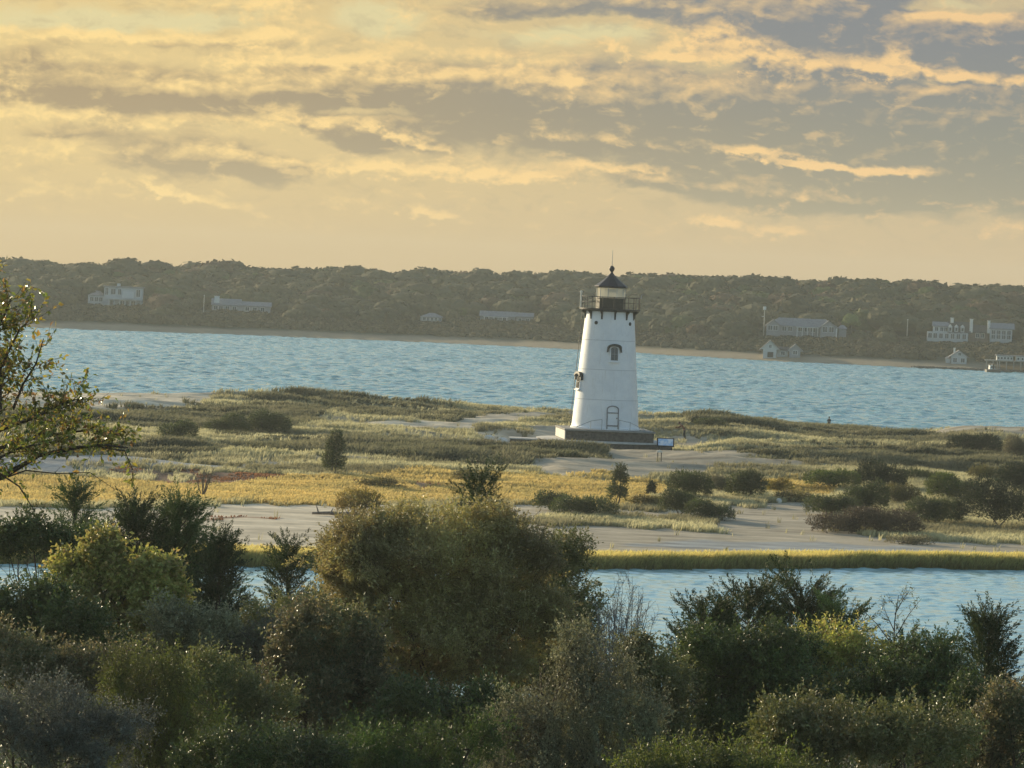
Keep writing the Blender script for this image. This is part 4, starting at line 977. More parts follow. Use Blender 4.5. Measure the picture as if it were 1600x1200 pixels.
def plume_leaves(g, lobes, npl, ntw, per, llen, lwid, plen, pwid, up=.5, rnd=.35, shell=.3, lump=.5, low=-.5, lean=0.0):
    """feathery plumes that point outwards and up from lumpy lobes; every plume is a cone of twigs carrying leaves"""
    C = np.array([l[0] for l in lobes], float); Rr = np.array([l[1] for l in lobes], float)
    w_ = Rr[:, 0] * Rr[:, 2]; w_ = w_ / w_.sum(); k = g.choice(len(lobes), npl, p=w_)
    d = unit(g.normal(size=(npl * 3, 3))); d = d[d[:, 2] > low][:npl]; n = len(d); k = k[:n]; s0 = g.uniform(0, 90)
    q = d * 1.9 + C[k] * .4 + s0; lp = 1 + lump * (fbm(q[:, 0], q[:, 1], q[:, 2], 3, 5) - .5) * 1.5
    t = np.clip(1.04 - np.abs(g.normal(size=n)) * shell + (g.random(n) < .12) * g.uniform(0, .22, n), .15, 1.3)
    T = C[k] + d * Rr[k] * (t * lp)[:, None]
    A = unit(unit(d / Rr[k]) + np.array([lean, 0, up]) + g.normal(size=(n, 3)) * rnd); PL = plen * g.uniform(.55, 1.35, n)
    u = g.random((n, ntw)) ** .8; side = unit(g.normal(size=(n, ntw, 3))); side = unit(side - A[:, None] * (side * A[:, None]).sum(-1, keepdims=True))
    tw0 = T[:, None] - A[:, None] * (u * PL[:, None])[..., None]
    V = unit(A[:, None] * 1.0 + side * .75 + g.normal(size=(n, ntw, 3)) * .15); TL = pwid * (.18 + u) * g.uniform(.6, 1.25, (n, ntw))
    P = tw0.reshape(-1, 3); V = V.reshape(-1, 3); TL = TL.ravel(); m = len(P)
    s = np.clip((np.arange(per) + .6) / per + g.normal(size=(m, per)) * .06, 0, 1.05)
    B = P[:, None] + V[:, None] * (TL[:, None] * s)[..., None]
    D = unit(V[:, None] * .8 + unit(g.normal(size=(m, per, 3))) * .8); N = unit(g.normal(size=(m, per, 3)) + np.array([0, -.25, .7]))
    B = B.reshape(-1, 3); D = D.reshape(-1, 3); N = N.reshape(-1, 3); N = unit(N - D * (N * D).sum(1, keepdims=True)); LL = llen * g.uniform(.55, 1.3, len(B))
    return leaf_quads(B, D, N, LL, LL * (lwid / llen), .08), (T - A * (PL * 1.1)[:, None], T)
def strips(A, B, w0, g):
    D = unit(B - A); S = unit(np.cross(D, g.normal(size=A.shape))) * w0
    return np.stack([A - S, A + S, B + S * .3, B - S * .3], 1).reshape(-1, 3)
def stems_mb(g, base, lobes, rb, nsub=7, mb=None):
    mb = mb or MB(); base = np.array(base, float)
    for c, r in lobes:
        c = np.array(c); b = base + np.array([g.uniform(-.15, .15), g.uniform(-.15, .15), 0])
        mid = b * .5 + c * .5 + np.array([g.normal() * .12, g.normal() * .12, -.05]) * np.linalg.norm(c - b) * .6
        mb.tube([b, mid, c], [rb, rb * .7, rb * .45], 6)
        for i in range(nsub):
            d = unit(g.normal(size=3)); d[2] = abs(d[2]) - .2; e = c + d * np.array(r) * .85
            t = g.uniform(.25, .95); st = mid * (1 - t) + c * t; m2 = (st + e) / 2 + g.normal(size=3) * .08 * np.linalg.norm(e - st) + np.array([0, 0, -.05])
            mb.tube([st, m2, e], [rb * .38, rb * .25, rb * .08], 5)
            for j in range(3):
                e2 = m2 + unit(g.normal(size=3) + d * 1.0) * np.linalg.norm(e - st) * .5
                mb.tube([m2, (m2 + e2) / 2 + g.normal(size=3) * .03, e2], [rb * .16, rb * .1, rb * .05], 4)
    return mb
def rel(V, o): return V - np.array(o)[None]
NQ = {}
def quads_obj(name, Q, mat, parent, origin):
    return mesh_np(name, rel(Q, origin), np.arange(len(Q)).reshape(-1, 4), mat, parent)
def shrub(name, label, cat, group, base, lobes, mat, bark, seed, ntw, per=9, llen=.05, lwid=.025, tlen=.28, rb=.04, nsub=6, twig=.004, **kw):
    g = np.random.default_rng(seed)
    o = empty(name, base, label=label, cat=cat, group=group)
    Q, (A, B) = shrub_leaves(g, lobes, ntw, per, llen, lwid, tlen, **kw)
    quads_obj('foliage', Q, mat, o, base)
    mb = stems_mb(g, base, lobes, rb, nsub)
    b0 = len(mb.v); st = mb.build('stem', bark, o); 
    st.data.transform(Matrix.Translation(-Vector([float(c) for c in base])))
    T = strips(A, B, twig, g)
    if len(T) > 1400 * 1.0: tw = mesh_np('twigs', rel(T, base), np.arange(len(T)).reshape(-1, 4), bark, o)
    return o
def cedar(name, label, group, base, h, rad, mat, bark, seed, nbr=60, spray=.42, nl=26, lean=0.0, p=.8, up=.75, open_=.0, h0=.06, llen=.10, lw=.028, flat=0.0, cat='cedar'):
    """eastern red cedar: upswept branches ending in pointed sprays of scale leaves"""
    g = np.random.default_rng(seed); base = np.array(base, float); o = empty(name, base, label=label, cat=cat, group=group)
    axis = np.array([lean, 0, 1.0]) * h
    mb = MB(); mb.tube([(0, 0, -.3), axis * .5 + [g.normal() * .05, g.normal() * .05, 0], axis * .97], [.03 * h + .02, .018 * h + .01, .01], 7)
    P0, D0 = [], []
    for i in range(nbr):
        t = h0 + (1 - h0) * ((i + g.random()) / nbr) ** .85; a = i * 2.4 + g.normal() * .4
        L = rad * ((1 - t) ** p * 1.05 + .12) * g.uniform(.5, 1.4) * (1 + .35 * math.sin(a * 1.0 + seed) * flat)
        st = axis * t; e = g.uniform(.35, 1.0) * up + t * .5
        d = unit(np.array([math.cos(a), math.sin(a), e])); end = st + d * L
        if open_ and g.random() < open_: continue
        mid = st + d * L * .5 - np.array([0, 0, L * .06])
        mb.tube([st, mid, end], [.012 + .008 * L, .008 + .004 * L, .004], 4)
        ns = max(3, int(L / .085))
        for s in range(ns):
            u = .22 + .8 * (s + g.random()) / ns
            q = st + (end - st) * u; dd = unit(d * 1.0 + g.normal(size=3) * .42 + np.array([0, 0, .2]))
            P0.append(q); D0.append(dd)
        P0.append(end - d * .1); D0.append(d); P0.append(end - d * .25); D0.append(unit(d + g.normal(size=3) * .2))
    for s in range(6): P0.append(axis * (.9 + .1 * s / 6)); D0.append(unit(np.array([g.normal() * .15, g.normal() * .15, 1])))
    P0 = np.array(P0); D0 = np.array(D0); n = len(P0)
    SL = spray * g.uniform(.55, 1.25, n); s = g.random((n, nl))
    wid = .17 * (1 - s) ** .8 + .01
    off = unit(g.normal(size=(n, nl, 3)))
    B = P0[:, None] + D0[:, None] * (s * SL[:, None])[..., None] + off * (wid * SL[:, None] * .55)[..., None]
    D = unit(D0[:, None] + off * .55 + g.normal(size=(n, nl, 3)) * .15)
    m = n * nl; D = D.reshape(m, 3); N = unit(g.normal(size=(m, 3))); N = unit(N - D * (N * D).sum(1, keepdims=True))
    LL = llen * g.uniform(.6, 1.4, m)
    Q = leaf_quads(B.reshape(m, 3), D, N, LL, np.full(m, lw))
    mesh_np('foliage', Q, np.arange(len(Q)).reshape(-1, 4), mat, o)
    mb.build('trunk', bark, o)
    return o

# ------------------------------------------------------------------ beach grass, cordgrass, heath
def tufts(name, label, X, Y, hgt, col, seed, blades=7, width=.03, lean=.45, tipc=1.25, wind=(.5, -.15)):
    g = np.random.default_rng(seed); n = len(X); Z = ground_h(X, Y) - .03
    a = g.uniform(0, 6.28, (n, blades)); ln = g.uniform(.1, 1, (n, blades)) * lean; h = hgt[:, None] * g.uniform(.55, 1.15, (n, blades))
    bx = X[:, None] + np.cos(a) * g.uniform(0, .16, (n, blades)); by = Y[:, None] + np.sin(a) * g.uniform(0, .16, (n, blades)); bz = Z[:, None] + 0 * bx
    tx = bx + (np.cos(a) * ln + wind[0] * .35) * h; ty = by + (np.sin(a) * ln + wind[1] * .35) * h; tz = bz + h * np.sqrt(np.clip(1 - ln ** 2 * .5, .4, 1))
    mx = bx * .5 + tx * .5 - (tx - bx) * .15; my = by * .5 + ty * .5 - (ty - by) * .15; mz = bz + (tz - bz) * .62
    fa = g.uniform(0, 6.28, (n, blades)); w_ = width * g.uniform(.6, 1.4, (n, blades)); sx = np.cos(fa) * w_; sy = np.sin(fa) * w_
    V = np.stack([np.stack([bx - sx, by - sy, bz], -1), np.stack([bx + sx, by + sy, bz], -1), np.stack([mx + sx * .8, my + sy * .8, mz], -1), np.stack([mx - sx * .8, my - sy * .8, mz], -1), np.stack([tx, ty, tz], -1)], 2)
    m = n * blades; V = V.reshape(m * 5, 3); i = np.arange(m)[:, None] * 5
    F = np.concatenate([i + np.array([[0, 1, 2, 3]]), i + np.array([[3, 2, 4, 4]])], 0)
    # the second face is a triangle: give it as its own list
    me_c = np.repeat(col * g.uniform(.88, 1.12, (n, 1)), blades, 0)
    k = np.array([.85, .85, 1.0, 1.0, tipc]); C = (me_c[:, None] * k[None, :, None]).reshape(-1, 3)
    V3 = V; quads = F[:m]; tris = np.concatenate([i + 3, i + 2, i + 4], 1)
    me = bpy.data.meshes.new(name); me.vertices.add(len(V3)); me.vertices.foreach_set('co', V3.astype(np.float32).ravel())
    me.loops.add(m * 7); me.loops.foreach_set('vertex_index', np.concatenate([quads.ravel(), tris.ravel()]).astype(np.int32))
    me.polygons.add(2 * m); me.polygons.foreach_set('loop_start', np.concatenate([np.arange(m) * 4, m * 4 + np.arange(m) * 3]).astype(np.int32))
    ca = me.color_attributes.new('Col', 'FLOAT_COLOR', 'POINT'); cc = np.ones((len(V3), 4), np.float32); cc[:, :3] = np.clip(C, 0, 1); ca.data.foreach_set('color', cc.ravel())
    me.update(calc_edges=True); me.materials.append(GRASS_M)
    o = bpy.data.objects.new(name, me); COL.objects.link(o)
    return tag(o, label, kind='stuff')
GRASS_M = attrmat('grass_blades', .7, .22, .35, .5)
def grasses():
    g = np.random.default_rng(77); n = 520000
    Y = g.uniform(163, 388, n); X = g.uniform(-1, 1, n) * (.165 * Y + 9)
    ok = (Y > shore_near(X) - .2) & (Y < shore_bay(X) - 5) & (np.hypot(X - LH[0], Y - LH[1]) > 6.0) & ~((X > LH[0] - 9.5) & (X < LH[0] + 5.5) & (Y > 284) & (Y < 299.5)); X = X[ok]; Y = Y[ok]
    W = zones(X, Y, 3); z = ground_h(X, Y); t = Y - shore_near(X); n1 = fbm(X * .25, Y * .18, 0, 4, 91); n2 = fbm(X * .9, Y * .6, 0, 3, 92)
    r = g.random(len(X))
    # beach grass on the dunes
    pd = W[:, DUNE] * sstep(.25, .5, n1) * .95 + W[:, SAND] * .002 + W[:, DUNE] * .12
    m = r < pd
    c = np.array([.46, .42, .25]) * (1 - n2[m][:, None]) + np.array([.34, .32, .18]) * n2[m][:, None]
    c = c * (.6 + .8 * sstep(.3, .7, fbm(X[m] * .06, Y[m] * .3, 0, 3, 96))[:, None])
    tufts('dune_grass', 'pale beach grass covering the low dunes', X[m], Y[m], .22 + .30 * n2[m], c, 1, 6, .024)
    # dark heathy scrub
    n3 = fbm(X * .18, Y * .45, 0, 3, 97)
    m = r < W[:, SCRUB] * (.35 + .65 * sstep(.35, .6, n3))
    c = np.array([.09, .10, .055]) * (1 - n2[m][:, None]) + np.array([.22, .20, .12]) * n2[m][:, None]
    tufts('dune_heath', 'grey green heath and low bayberry between the dunes', X[m], Y[m], .12 + .65 * sstep(.3, .75, n3[m]), c * (.75 + .6 * n3[m][:, None]), 2, 8, .045, .8)
    # golden salt meadow
    m = (r < W[:, GOLD] * .95) & (t > 4)
    c = np.array([.66, .49, .18]) * (1 - n2[m][:, None]) + np.array([.44, .37, .15]) * n2[m][:, None]
    tufts('salt_meadow_grass', 'golden salt meadow grass in flat bands', X[m], Y[m], .12 + .30 * n1[m], c * (.8 + .5 * n3[m][:, None]), 3, 6, .035, .8)
    m = r < W[:, RED] * .6 * sstep(.42, .62, n2)
    c = np.repeat(np.array([[.24, .12, .065]]), m.sum(), 0) * (.7 + .6 * n2[m][:, None])
    tufts('saltwort', 'rusty red saltwort in thin bands on the flats', X[m], Y[m], .10 + .08 * n1[m], c, 4, 5, .04, .8)
    # tall cordgrass fringe along the channel
    n = 90000; X = g.uniform(-42, 48, n); tt = np.abs(g.normal(size=n)) * 2.3; Y = shore_near(X) + tt + g.uniform(-.25, .25, n)
    px, py = proj(X, Y, 0.3); wd = np.interp(px, [-300, 60, 330, 560, 700, 900, 1000, 1700], [6.5, 6, 6, 6, 4.5, 3.8, 3.8, 4.0]); wd = wd + (fbm(X * .2, Y * .2, 0, 3, 5) - .5) * 2
    m = tt < wd; X = X[m]; Y = Y[m]; tt = tt[m]; n2 = fbm(X * .5, Y * .3, 0, 3, 95)
    gr = np.clip(tt / 1.5 + (n2 - .5) * .9, 0, 1)[:, None]
    c = np.array([.22, .21, .07]) * (1 - gr) + np.array([.52, .40, .13]) * gr
    tufts('cordgrass', 'tall cordgrass fringe along the near edge of the sand spit, green below and golden above', X, Y, .62 * (1 - .45 * gr[:, 0]) * g.uniform(.7, 1.2, len(X)), c, 5, 6, .022, .3, 2.2)
grasses()

# ------------------------------------------------------------------ shrubs on the spit
bark_g = simple('grey_bark', (.12, .105, .085), .9, .3, 8)
bark_b = simple('brown_bark', (.075, .055, .04), .9, .3, 8)
L_bay = leafmat('bayberry_leaf', [(.050, .068, .024), (.075, .098, .032), (.11, .125, .045)], .25)
L_ced = leafmat('cedar_leaf', [(.022, .034, .014), (.035, .05, .018), (.05, .06, .022)], .15, .65)
L_oliv = leafmat('olive_leaf', [(.09, .085, .03), (.13, .12, .045), (.17, .15, .06)], .3)
L_rust = leafmat('rusty_leaf', [(.065, .052, .036), (.095, .068, .045), (.075, .07, .042)], .25)
L_yel = leafmat('yellowing_leaf', [(.16, .14, .04), (.22, .18, .05), (.28, .22, .07)], .4)
L_grn = leafmat('rose_leaf', [(.05, .075, .02), (.07, .10, .026), (.11, .13, .035)], .35)
L_pale = leafmat('pale_seaside_leaf', [(.16, .15, .09), (.22, .20, .12), (.18, .18, .10)], .3)
GM = 'shrubs scattered over the dunes'
MID = [  # px, base py, width px, height px, material, kind, label
    (352, 678, 66, 30, L_bay, 'b', 'broad dark shrub, middle one of three behind the left dunes'),
    (420, 677, 64, 36, L_bay, 'b', 'tallest dark shrub of the row along the back of the left dunes'),
    (277, 686, 58, 26, L_bay, 'b', 'low spreading dark shrub at the left end of the row behind the left dunes'),
    (520, 744, 40, 66, L_bay, 'u', 'upright dark shrub standing alone in the grass left of the lighthouse'),
    (1522, 709, 78, 38, L_ced, 'b', 'rounded dark evergreen bush alone on the right dune by the bay'),
    (1592, 714, 44, 30, L_pale, 'b', 'pale brown bush at the right edge beside the rounded evergreen'),
    (965, 790, 34, 58, L_bay, 'u', 'narrow upright shrub on the sand right of centre, below the lighthouse'),
    (1078, 780, 60, 46, L_bay, 'b', 'largest round dark bush below the information panel'),
    (1165, 780, 46, 44, L_bay, 'b', 'round dark bush flanked by tan clumps'),
    (1062, 806, 52, 42, L_bay, 'b', 'dark bush just in front of the largest round bush'),
    (862, 798, 48, 36, L_bay, 'b', 'round grey green bush left of the long low dark bush'),
    (912, 808, 96, 32, L_bay, 'b', 'long low dark bush on the sand left of the narrow upright shrub'),
    (1108, 812, 72, 24, L_bay, 'b', 'low flat bush on the sand in front of the round bushes'),
    (1014, 792, 52, 22, L_oliv, 'b', 'low olive bush between the narrow upright shrub and the round bushes'),
    (1017, 776, 12, 20, L_ced, 'u', 'tiny pointed dark cedar right of the narrow upright shrub'),
    (1108, 664, 44, 10, L_bay, 'b', 'small dark bush on the crest right of the person in the rust jacket'),
    (1352, 834, 178, 34, L_rust, 'b', 'long low reddish brown bush on the sand at the right'),
    (1300, 806, 78, 38, L_bay, 'b', 'dark bush directly behind the left end of the reddish bush'),
    (1352, 802, 64, 52, L_bay, 'b', 'taller dark bush behind the middle of the reddish bush'),
    (1376, 766, 76, 42, L_ced, 'b', 'dark spreading evergreen at the back of the right thicket'),
    (1300, 762, 84, 28, L_grn, 'b', 'low green bush at the left end of the right thicket'),
    (1405, 790, 60, 40, L_oliv, 'b', 'olive bush between the reddish bush and the spreading evergreen'),
    (1458, 820, 88, 50, L_bay, 'b', 'dark bush right of the reddish bush at the edge of the sand'),
    (1560, 826, 120, 84, L_ced, 'b', 'biggest dark bush of the right thicket, at the right edge of the sand'),
    (1490, 784, 84, 44, L_grn, 'b', 'green bush behind the dark bush right of the reddish one'),
    (1592, 772, 70, 46, L_ced, 'b', 'dark evergreen at the right edge behind the biggest bush'),
    (1545, 752, 60, 24, L_oliv, 'b', 'small olive bush on the slope below the rounded evergreen'),
    (1440, 752, 70, 18, L_bay, 'b', 'flat dark bush behind the spreading evergreen'),
    (1240, 784, 60, 18, L_oliv, 'b', 'low olive bush right of the second round bush'),
    (1215, 768, 40, 22, L_yel, 'b', 'yellow tan bush beside the small patch of golden meadow'),
    (1127, 772, 50, 34, L_pale, 'b', 'pale tan clump just left of the round bush with clumps on both sides'),
    (560, 806, 60, 44, L_yel, 'b', 'thin yellow bush beside the driftwood'),
    (740, 752, 60, 14, L_oliv, 'b', 'low olive bush just behind the top of the cedar'),
    (1420, 850, 70, 10, L_pale, 'b', 'pale flat clump on the sand at the right'),
    (590, 762, 60, 12, L_oliv, 'b', 'flat olive clump in the golden meadow'),
]
def mid_shrubs():
    for i, (px, py, w_, h_, mt, kind, lb) in enumerate(MID):
        b = hit(px, py, 150); s = b[1] / FPX; W_ = w_ * s; H_ = h_ * s + (.35 if h_ > 22 else .1); g = np.random.default_rng(900 + i)
        if kind == 'u':
            lobes = [((b[0], b[1], b[2] + H_ * .30), (W_ * .46, W_ * .45, H_ * .34)), ((b[0] + W_ * .06, b[1], b[2] + H_ * .66), (W_ * .34, W_ * .34, H_ * .34))]
        else:
            n = max(2, int(W_ / 1.6)); lobes = []
            for j in range(n):
                u = (j + .5) / n - .5; r = W_ / n * .75; hh = H_ * g.uniform(.62, 1.0) * (1 - 1.1 * u * u)
                lobes.append(((b[0] + u * W_ * .82, b[1] + g.uniform(-.3, .3) * W_ * .3, b[2] + hh * .45), (max(r, H_ * .45), max(r, .5) * 1.0, hh * .56)))
        area = sum(l[1][0] * l[1][2] for l in lobes) * 3.1
        shrub('dune_cedar' if mt is L_ced else 'dune_shrub', lb, 'shrub', GM, b, lobes, mt, bark_g, 300 + i, int(min(4200, max(420, area * 380))), 8, .075, .042, .20, rb=.05, nsub=4, twig=.008, sprout=.0, up=.6, rnd=.55, shell=.36, lump=.3)
    # leafless shrub in the golden meadow
    b = hit(316, 778, 150); s = b[1] / FPX; g = np.random.default_rng(5)
    o = empty('bare_shrub', b, label='leafless grey shrub standing in the golden meadow at the left', cat='shrub')
    mb = MB(); hh = 48 * s
    for i in range(16):
        a = g.uniform(0, 6.28); L = hh * g.uniform(.5, 1); e = np.array([math.cos(a) * L * .38, math.sin(a) * L * .3, L]); m = e * .5 + g.normal(size=3) * .06
        mb.tube([(0, 0, 0), m, e], [.03, .018, .008], 5)
        for j in range(5):
            t = g.uniform(.3, .9); p = m * (1 - t) + e * t; mb.tube([p, p + unit(e + g.normal(size=3) * hh * .4) * hh * .2], [.012, .005], 4)
    mb.build('branches', bark_g, o)
mid_shrubs()
def driftwood():
    p = hit(525, 807, 150); g = np.random.default_rng(8)
    mw = simple('driftwood', (.17, .13, .10), .9, .3, 5, bump=.4)
    mb = MB(); mb.tube([(-1.3, 0, .12), (-.4, .1, .16), (.6, 0, .14), (1.5, .2, .2)], [.06, .09, .12, .08], 8)
    for x, l, a in ((-.95, .5, 1.9), (-.3, .35, 1.2), (.5, .4, .8), (1.1, .5, .5)): mb.tube([(x, 0, .14), (x + math.cos(a) * l * .5, .1, .14 + math.sin(a) * l * .5), (x + math.cos(a) * l, .15, .12 + math.sin(a) * l)], [.05, .035, .012], 6)
    tag(mb.build('driftwood', mw, loc=p), 'long grey driftwood branch lying on the sand left of the big bush', 'driftwood')
    p = hit(548, 812, 150); mb = MB(); mb.tube([(-.8, 0, .1), (0, -.1, .2), (1.2, .1, .08)], [.05, .13, .06], 8)
    mb.tube([(-.1, 0, .15), (-.3, .1, .5)], [.05, .015], 6); mb.tube([(.3, 0, .15), (.6, .1, .45)], [.05, .015], 6)
    tag(mb.build('driftwood', mw, loc=p), 'thick dark driftwood log in front of the long branch', 'driftwood')
    p = hit(1217, 786, 150)
    tag(MB().lathe([(.05, -.1), (.16, 0), (.2, .12), (.15, .26), (.04, .3)], 9).build('white_stone', m_pale, loc=p, bevel=.02), 'small white stone on the dark scrub right of the round bushes', 'stone')
driftwood()

# ------------------------------------------------------------------ people
def figure(name, label, base, rz, joints, radii, bones, skin_m, cloth):
    """one continuous skinned body; joints in metres, z up, facing -y"""
    me = bpy.data.meshes.new('body'); names = list(joints); me.from_pydata([joints[n] for n in names], [(names.index(a), names.index(b)) for a, b in bones], []); me.update()
    o = bpy.data.objects.new(name, me); COL.objects.link(o); o.location = [float(c) for c in base]; o.rotation_euler[2] = rz
    m = o.modifiers.new('skin', 'SKIN'); lay = me.skin_vertices[0].data
    for i, n in enumerate(names):
        r = radii[n]; lay[i].radius = r if isinstance(r, tuple) else (r, r); lay[i].use_root = n == 'pelvis'
    sb = o.modifiers.new('sub', 'SUBSURF'); sb.levels = 1; sb.render_levels = 2
    # clothing colours run by height along the body
    mm, nt, out = mat_new(name + '_surface'); tc = nt.node('ShaderNodeTexCoord'); sp = nt.node('ShaderNodeSeparateXYZ', {0: tc.outputs['Object']})
    z = E(nt, sp.outputs[2]); col = (*cloth[0][1], 1)
    for zz, c in cloth[1:]: col = nt.mix(nt.ss(z, zz - .008, zz + .008), col, (*c, 1))
    p = nt.node('ShaderNodeBsdfPrincipled', {'Base Color': col, 'Roughness': .8}); nt.l.new(p.outputs[0], out.inputs[0])
    me.materials.append(mm)
    return tag(o, label, 'person')
SK = dict(pelvis=(.13, .1), waist=(.125, .09), chest=(.16, .11), neck=.052, head0=(.082, .09), head=(.075, .09), crown=(.05, .06), shl=.06, shr=.06, ell=.042, elr=.042, wrl=.03, wrr=.03, hal=(.04, .02), har=(.04, .02), fil=.012, fir=.012,
          hil=.095, hir=.095, knl=.062, knr=.062, anl=.042, anr=.042, tol=(.04, .03), tor=(.04, .03), nose=.014)
BN = [('pelvis', 'waist'), ('waist', 'chest'), ('chest', 'neck'), ('neck', 'head0'), ('head0', 'head'), ('head', 'crown'), ('head0', 'nose'), ('chest', 'shl'), ('shl', 'ell'), ('ell', 'wrl'), ('wrl', 'hal'), ('hal', 'fil'), ('chest', 'shr'), ('shr', 'elr'), ('elr', 'wrr'), ('wrr', 'har'), ('har', 'fir'),
      ('pelvis', 'hil'), ('hil', 'knl'), ('knl', 'anl'), ('anl', 'tol'), ('pelvis', 'hir'), ('hir', 'knr'), ('knr', 'anr'), ('anr', 'tor')]
def hair_cap(o, head, r, c):
    mb = MB(); prof = [(r * math.sin(a), r * 1.15 * math.cos(a)) for a in np.linspace(math.pi * .62, 0.02, 8)]
    mb.lathe(prof, 14, Matrix.Translation(head)); return mb.build('hair', simple('hair', c, .8), o, smooth=True)
def people():
    J = dict(pelvis=(0, 0, .92), waist=(0, .01, 1.08), chest=(0, 0, 1.32), neck=(0, 0, 1.46), head0=(0, -.02, 1.56), head=(0, -.01, 1.64), crown=(0, 0, 1.70), nose=(0, -.12, 1.58),
             shl=(-.17, 0, 1.38), ell=(-.22, .04, 1.12), wrl=(-.16, -.12, .96), hal=(-.14, -.17, .92), fil=(-.13, -.21, .87), shr=(.17, 0, 1.38), elr=(.26, .03, 1.12), wrr=(.2, -.14, 1.0), har=(.18, -.2, .97), fir=(.16, -.24, .93),
             hil=(-.09, 0, .86), knl=(-.10, -.03, .49), anl=(-.11, .02, .09), tol=(-.12, -.14, .04), hir=(.09, 0, .86), knr=(.11, -.02, .49), anr=(.12, .03, .09), tor=(.14, -.13, .04))
    p = hit(1295, 671, 300); k = .80
    y = float(shore_bay(np.array(at(1295, 668, 380)[0]))) - 1.0; q = at(1295, 668, y); z = float(ground_h(q[0], y))
    o = figure('person', 'person in dark clothes standing alone on the beach beside the bay', (q[0], y, z), R(160), J, SK, BN, None,
               [(0, (.30, .20, .14)), (.45, (.012, .014, .02)), (1.44, (.28, .18, .13))])
    o.scale = (k, k, k); hair_cap(o, (0, .01, 1.66), .105, (.02, .015, .012))
    J2 = dict(J); 
    J2.update(pelvis=(.12, 0, .84), waist=(.04, 0, .99), chest=(-.14, -.02, 1.18), neck=(-.24, -.03, 1.28), head0=(-.32, -.05, 1.34), head=(-.36, -.05, 1.40), crown=(-.38, -.04, 1.46), nose=(-.43, -.09, 1.34),
              shl=(-.17, -.19, 1.20), ell=(-.40, -.22, 1.08), wrl=(-.62, -.16, 1.06), hal=(-.69, -.14, 1.05), fil=(-.74, -.13, 1.05), shr=(-.13, .17, 1.20), elr=(-.34, .2, 1.02), wrr=(-.56, .12, 1.0), har=(-.62, .1, 1.0), fir=(-.67, .09, 1.0),
              hil=(.11, -.09, .80), knl=(.03, -.12, .46), anl=(.14, -.12, .09), tol=(-.01, -.14, .04), hir=(.12, .09, .80), knr=(.12, .12, .45), anr=(.26, .13, .09), tor=(.12, .14, .04))
    p = hit(1067, 687, 280)
    o = figure('person', 'person in rust coloured jacket bending forward with arms reaching out, right of the lighthouse', p, 0, J2, SK, BN, None,
               [(0, (.03, .03, .025)), (.80, (.15, .055, .03)), (1.27, (.30, .19, .14))])
    hair_cap(o, (-.36, -.03, 1.41), .105, (.06, .035, .02))
people()
# ------------------------------------------------------------------ foreground trees and shrubs
def ground_at(px, Y):
    q = at(px, 900, Y); return np.array([q[0], Y, float(ground_h(q[0], Y))])
def lob(spec, Y, dz=.8):
    """photographed lobes (x, y, half width, half height[, metres nearer or farther]) at distance Y"""
    out = []
    for l in spec:
        px, py, rx, ry = l[:4]; yy = Y + (l[4] if len(l) > 4 else 0); s = yy / FPX; c = at(px, py, yy)
        out.append((c, (rx * s, max(rx * s * dz, .3), ry * s)))
    g = np.random.default_rng(int(abs(spec[0][0]) * 7 + Y)); sat = []
    for c, r in out:       # smaller billows standing out of each main one
        for i in range(11):
            d = unit(g.normal(size=3)); d[2] = abs(d[2]) * .9 - .15; k = g.uniform(.2, .5)
            rr = np.array(r) * k; rr[:] = rr.mean() * np.array([1, 1, g.uniform(.8, 1.25)])
            sat.append((c + d * np.array(r) * g.uniform(.80, 1.0), tuple(rr)))
    return [(c, (r[0] * .92, r[1] * .92, r[2] * .92)) for c, r in out] + sat
L_russ = leafmat('autumn_olive_leaf', [(0.201, 0.184, 0.071), (0.350, 0.312, 0.116), (0.350, 0.320, 0.157), (0.350, 0.270, 0.132)], 0.24, .42, .5)
L_dkol = leafmat('dark_olive_leaf', [(0.128, 0.143, 0.054), (0.207, 0.217, 0.076), (0.272, 0.248, 0.104)], .14, .45)
L_green = leafmat('deep_green_leaf', [(0.052, 0.074, 0.025), (0.089, 0.121, 0.041), (0.131, 0.161, 0.049)], .14, .4)
L_ygrn = leafmat('yellow_green_leaf', [(0.165, 0.191, 0.061), (0.276, 0.285, 0.091), (0.389, 0.370, 0.129), (0.315, 0.240, 0.111)], 0.34, .4)
L_silv = leafmat('silver_blue_leaf', [(0.109, 0.122, 0.101), (0.164, 0.178, 0.143), (0.077, 0.087, 0.066)], .2, .55)
L_sage = leafmat('sage_leaf', [(0.140, 0.148, 0.082), (0.230, 0.234, 0.133), (0.305, 0.305, 0.178)], 0.22, .5)
L_fern = leafmat('feathery_green_leaf', [(0.070, 0.095, 0.025), (0.116, 0.148, 0.041), (0.167, 0.179, 0.052)], 0.30, .45)
L_bright = leafmat('fresh_green_leaf', [(0.041, 0.073, 0.021), (0.073, 0.117, 0.036), (0.108, 0.137, 0.042)], 0.26, .45)
L_oran = leafmat('orange_tinted_leaf', [(0.089, 0.109, 0.052), (0.156, 0.157, 0.079), (0.239, 0.192, 0.103)], 0.26, .42)
L_purp = leafmat('purple_grey_leaf', [(0.110, 0.105, 0.082), (0.157, 0.150, 0.110), (0.120, 0.150, 0.073)], .2, .6)
L_cdk = leafmat('dark_cedar_leaf', [(0.030, 0.047, 0.020), (0.050, 0.075, 0.028), (0.085, 0.104, 0.035)], .12, .6)
L_cmid = leafmat('green_cedar_leaf', [(0.044, 0.082, 0.029), (0.074, 0.126, 0.042), (0.110, 0.146, 0.049)], .15, .6)
L_tree = leafmat('cherry_leaf', [(0.103, 0.140, 0.042), (0.192, 0.235, 0.059), (0.354, 0.324, 0.073), (0.295, 0.176, 0.089)], 0.32, .3, .5, .5)
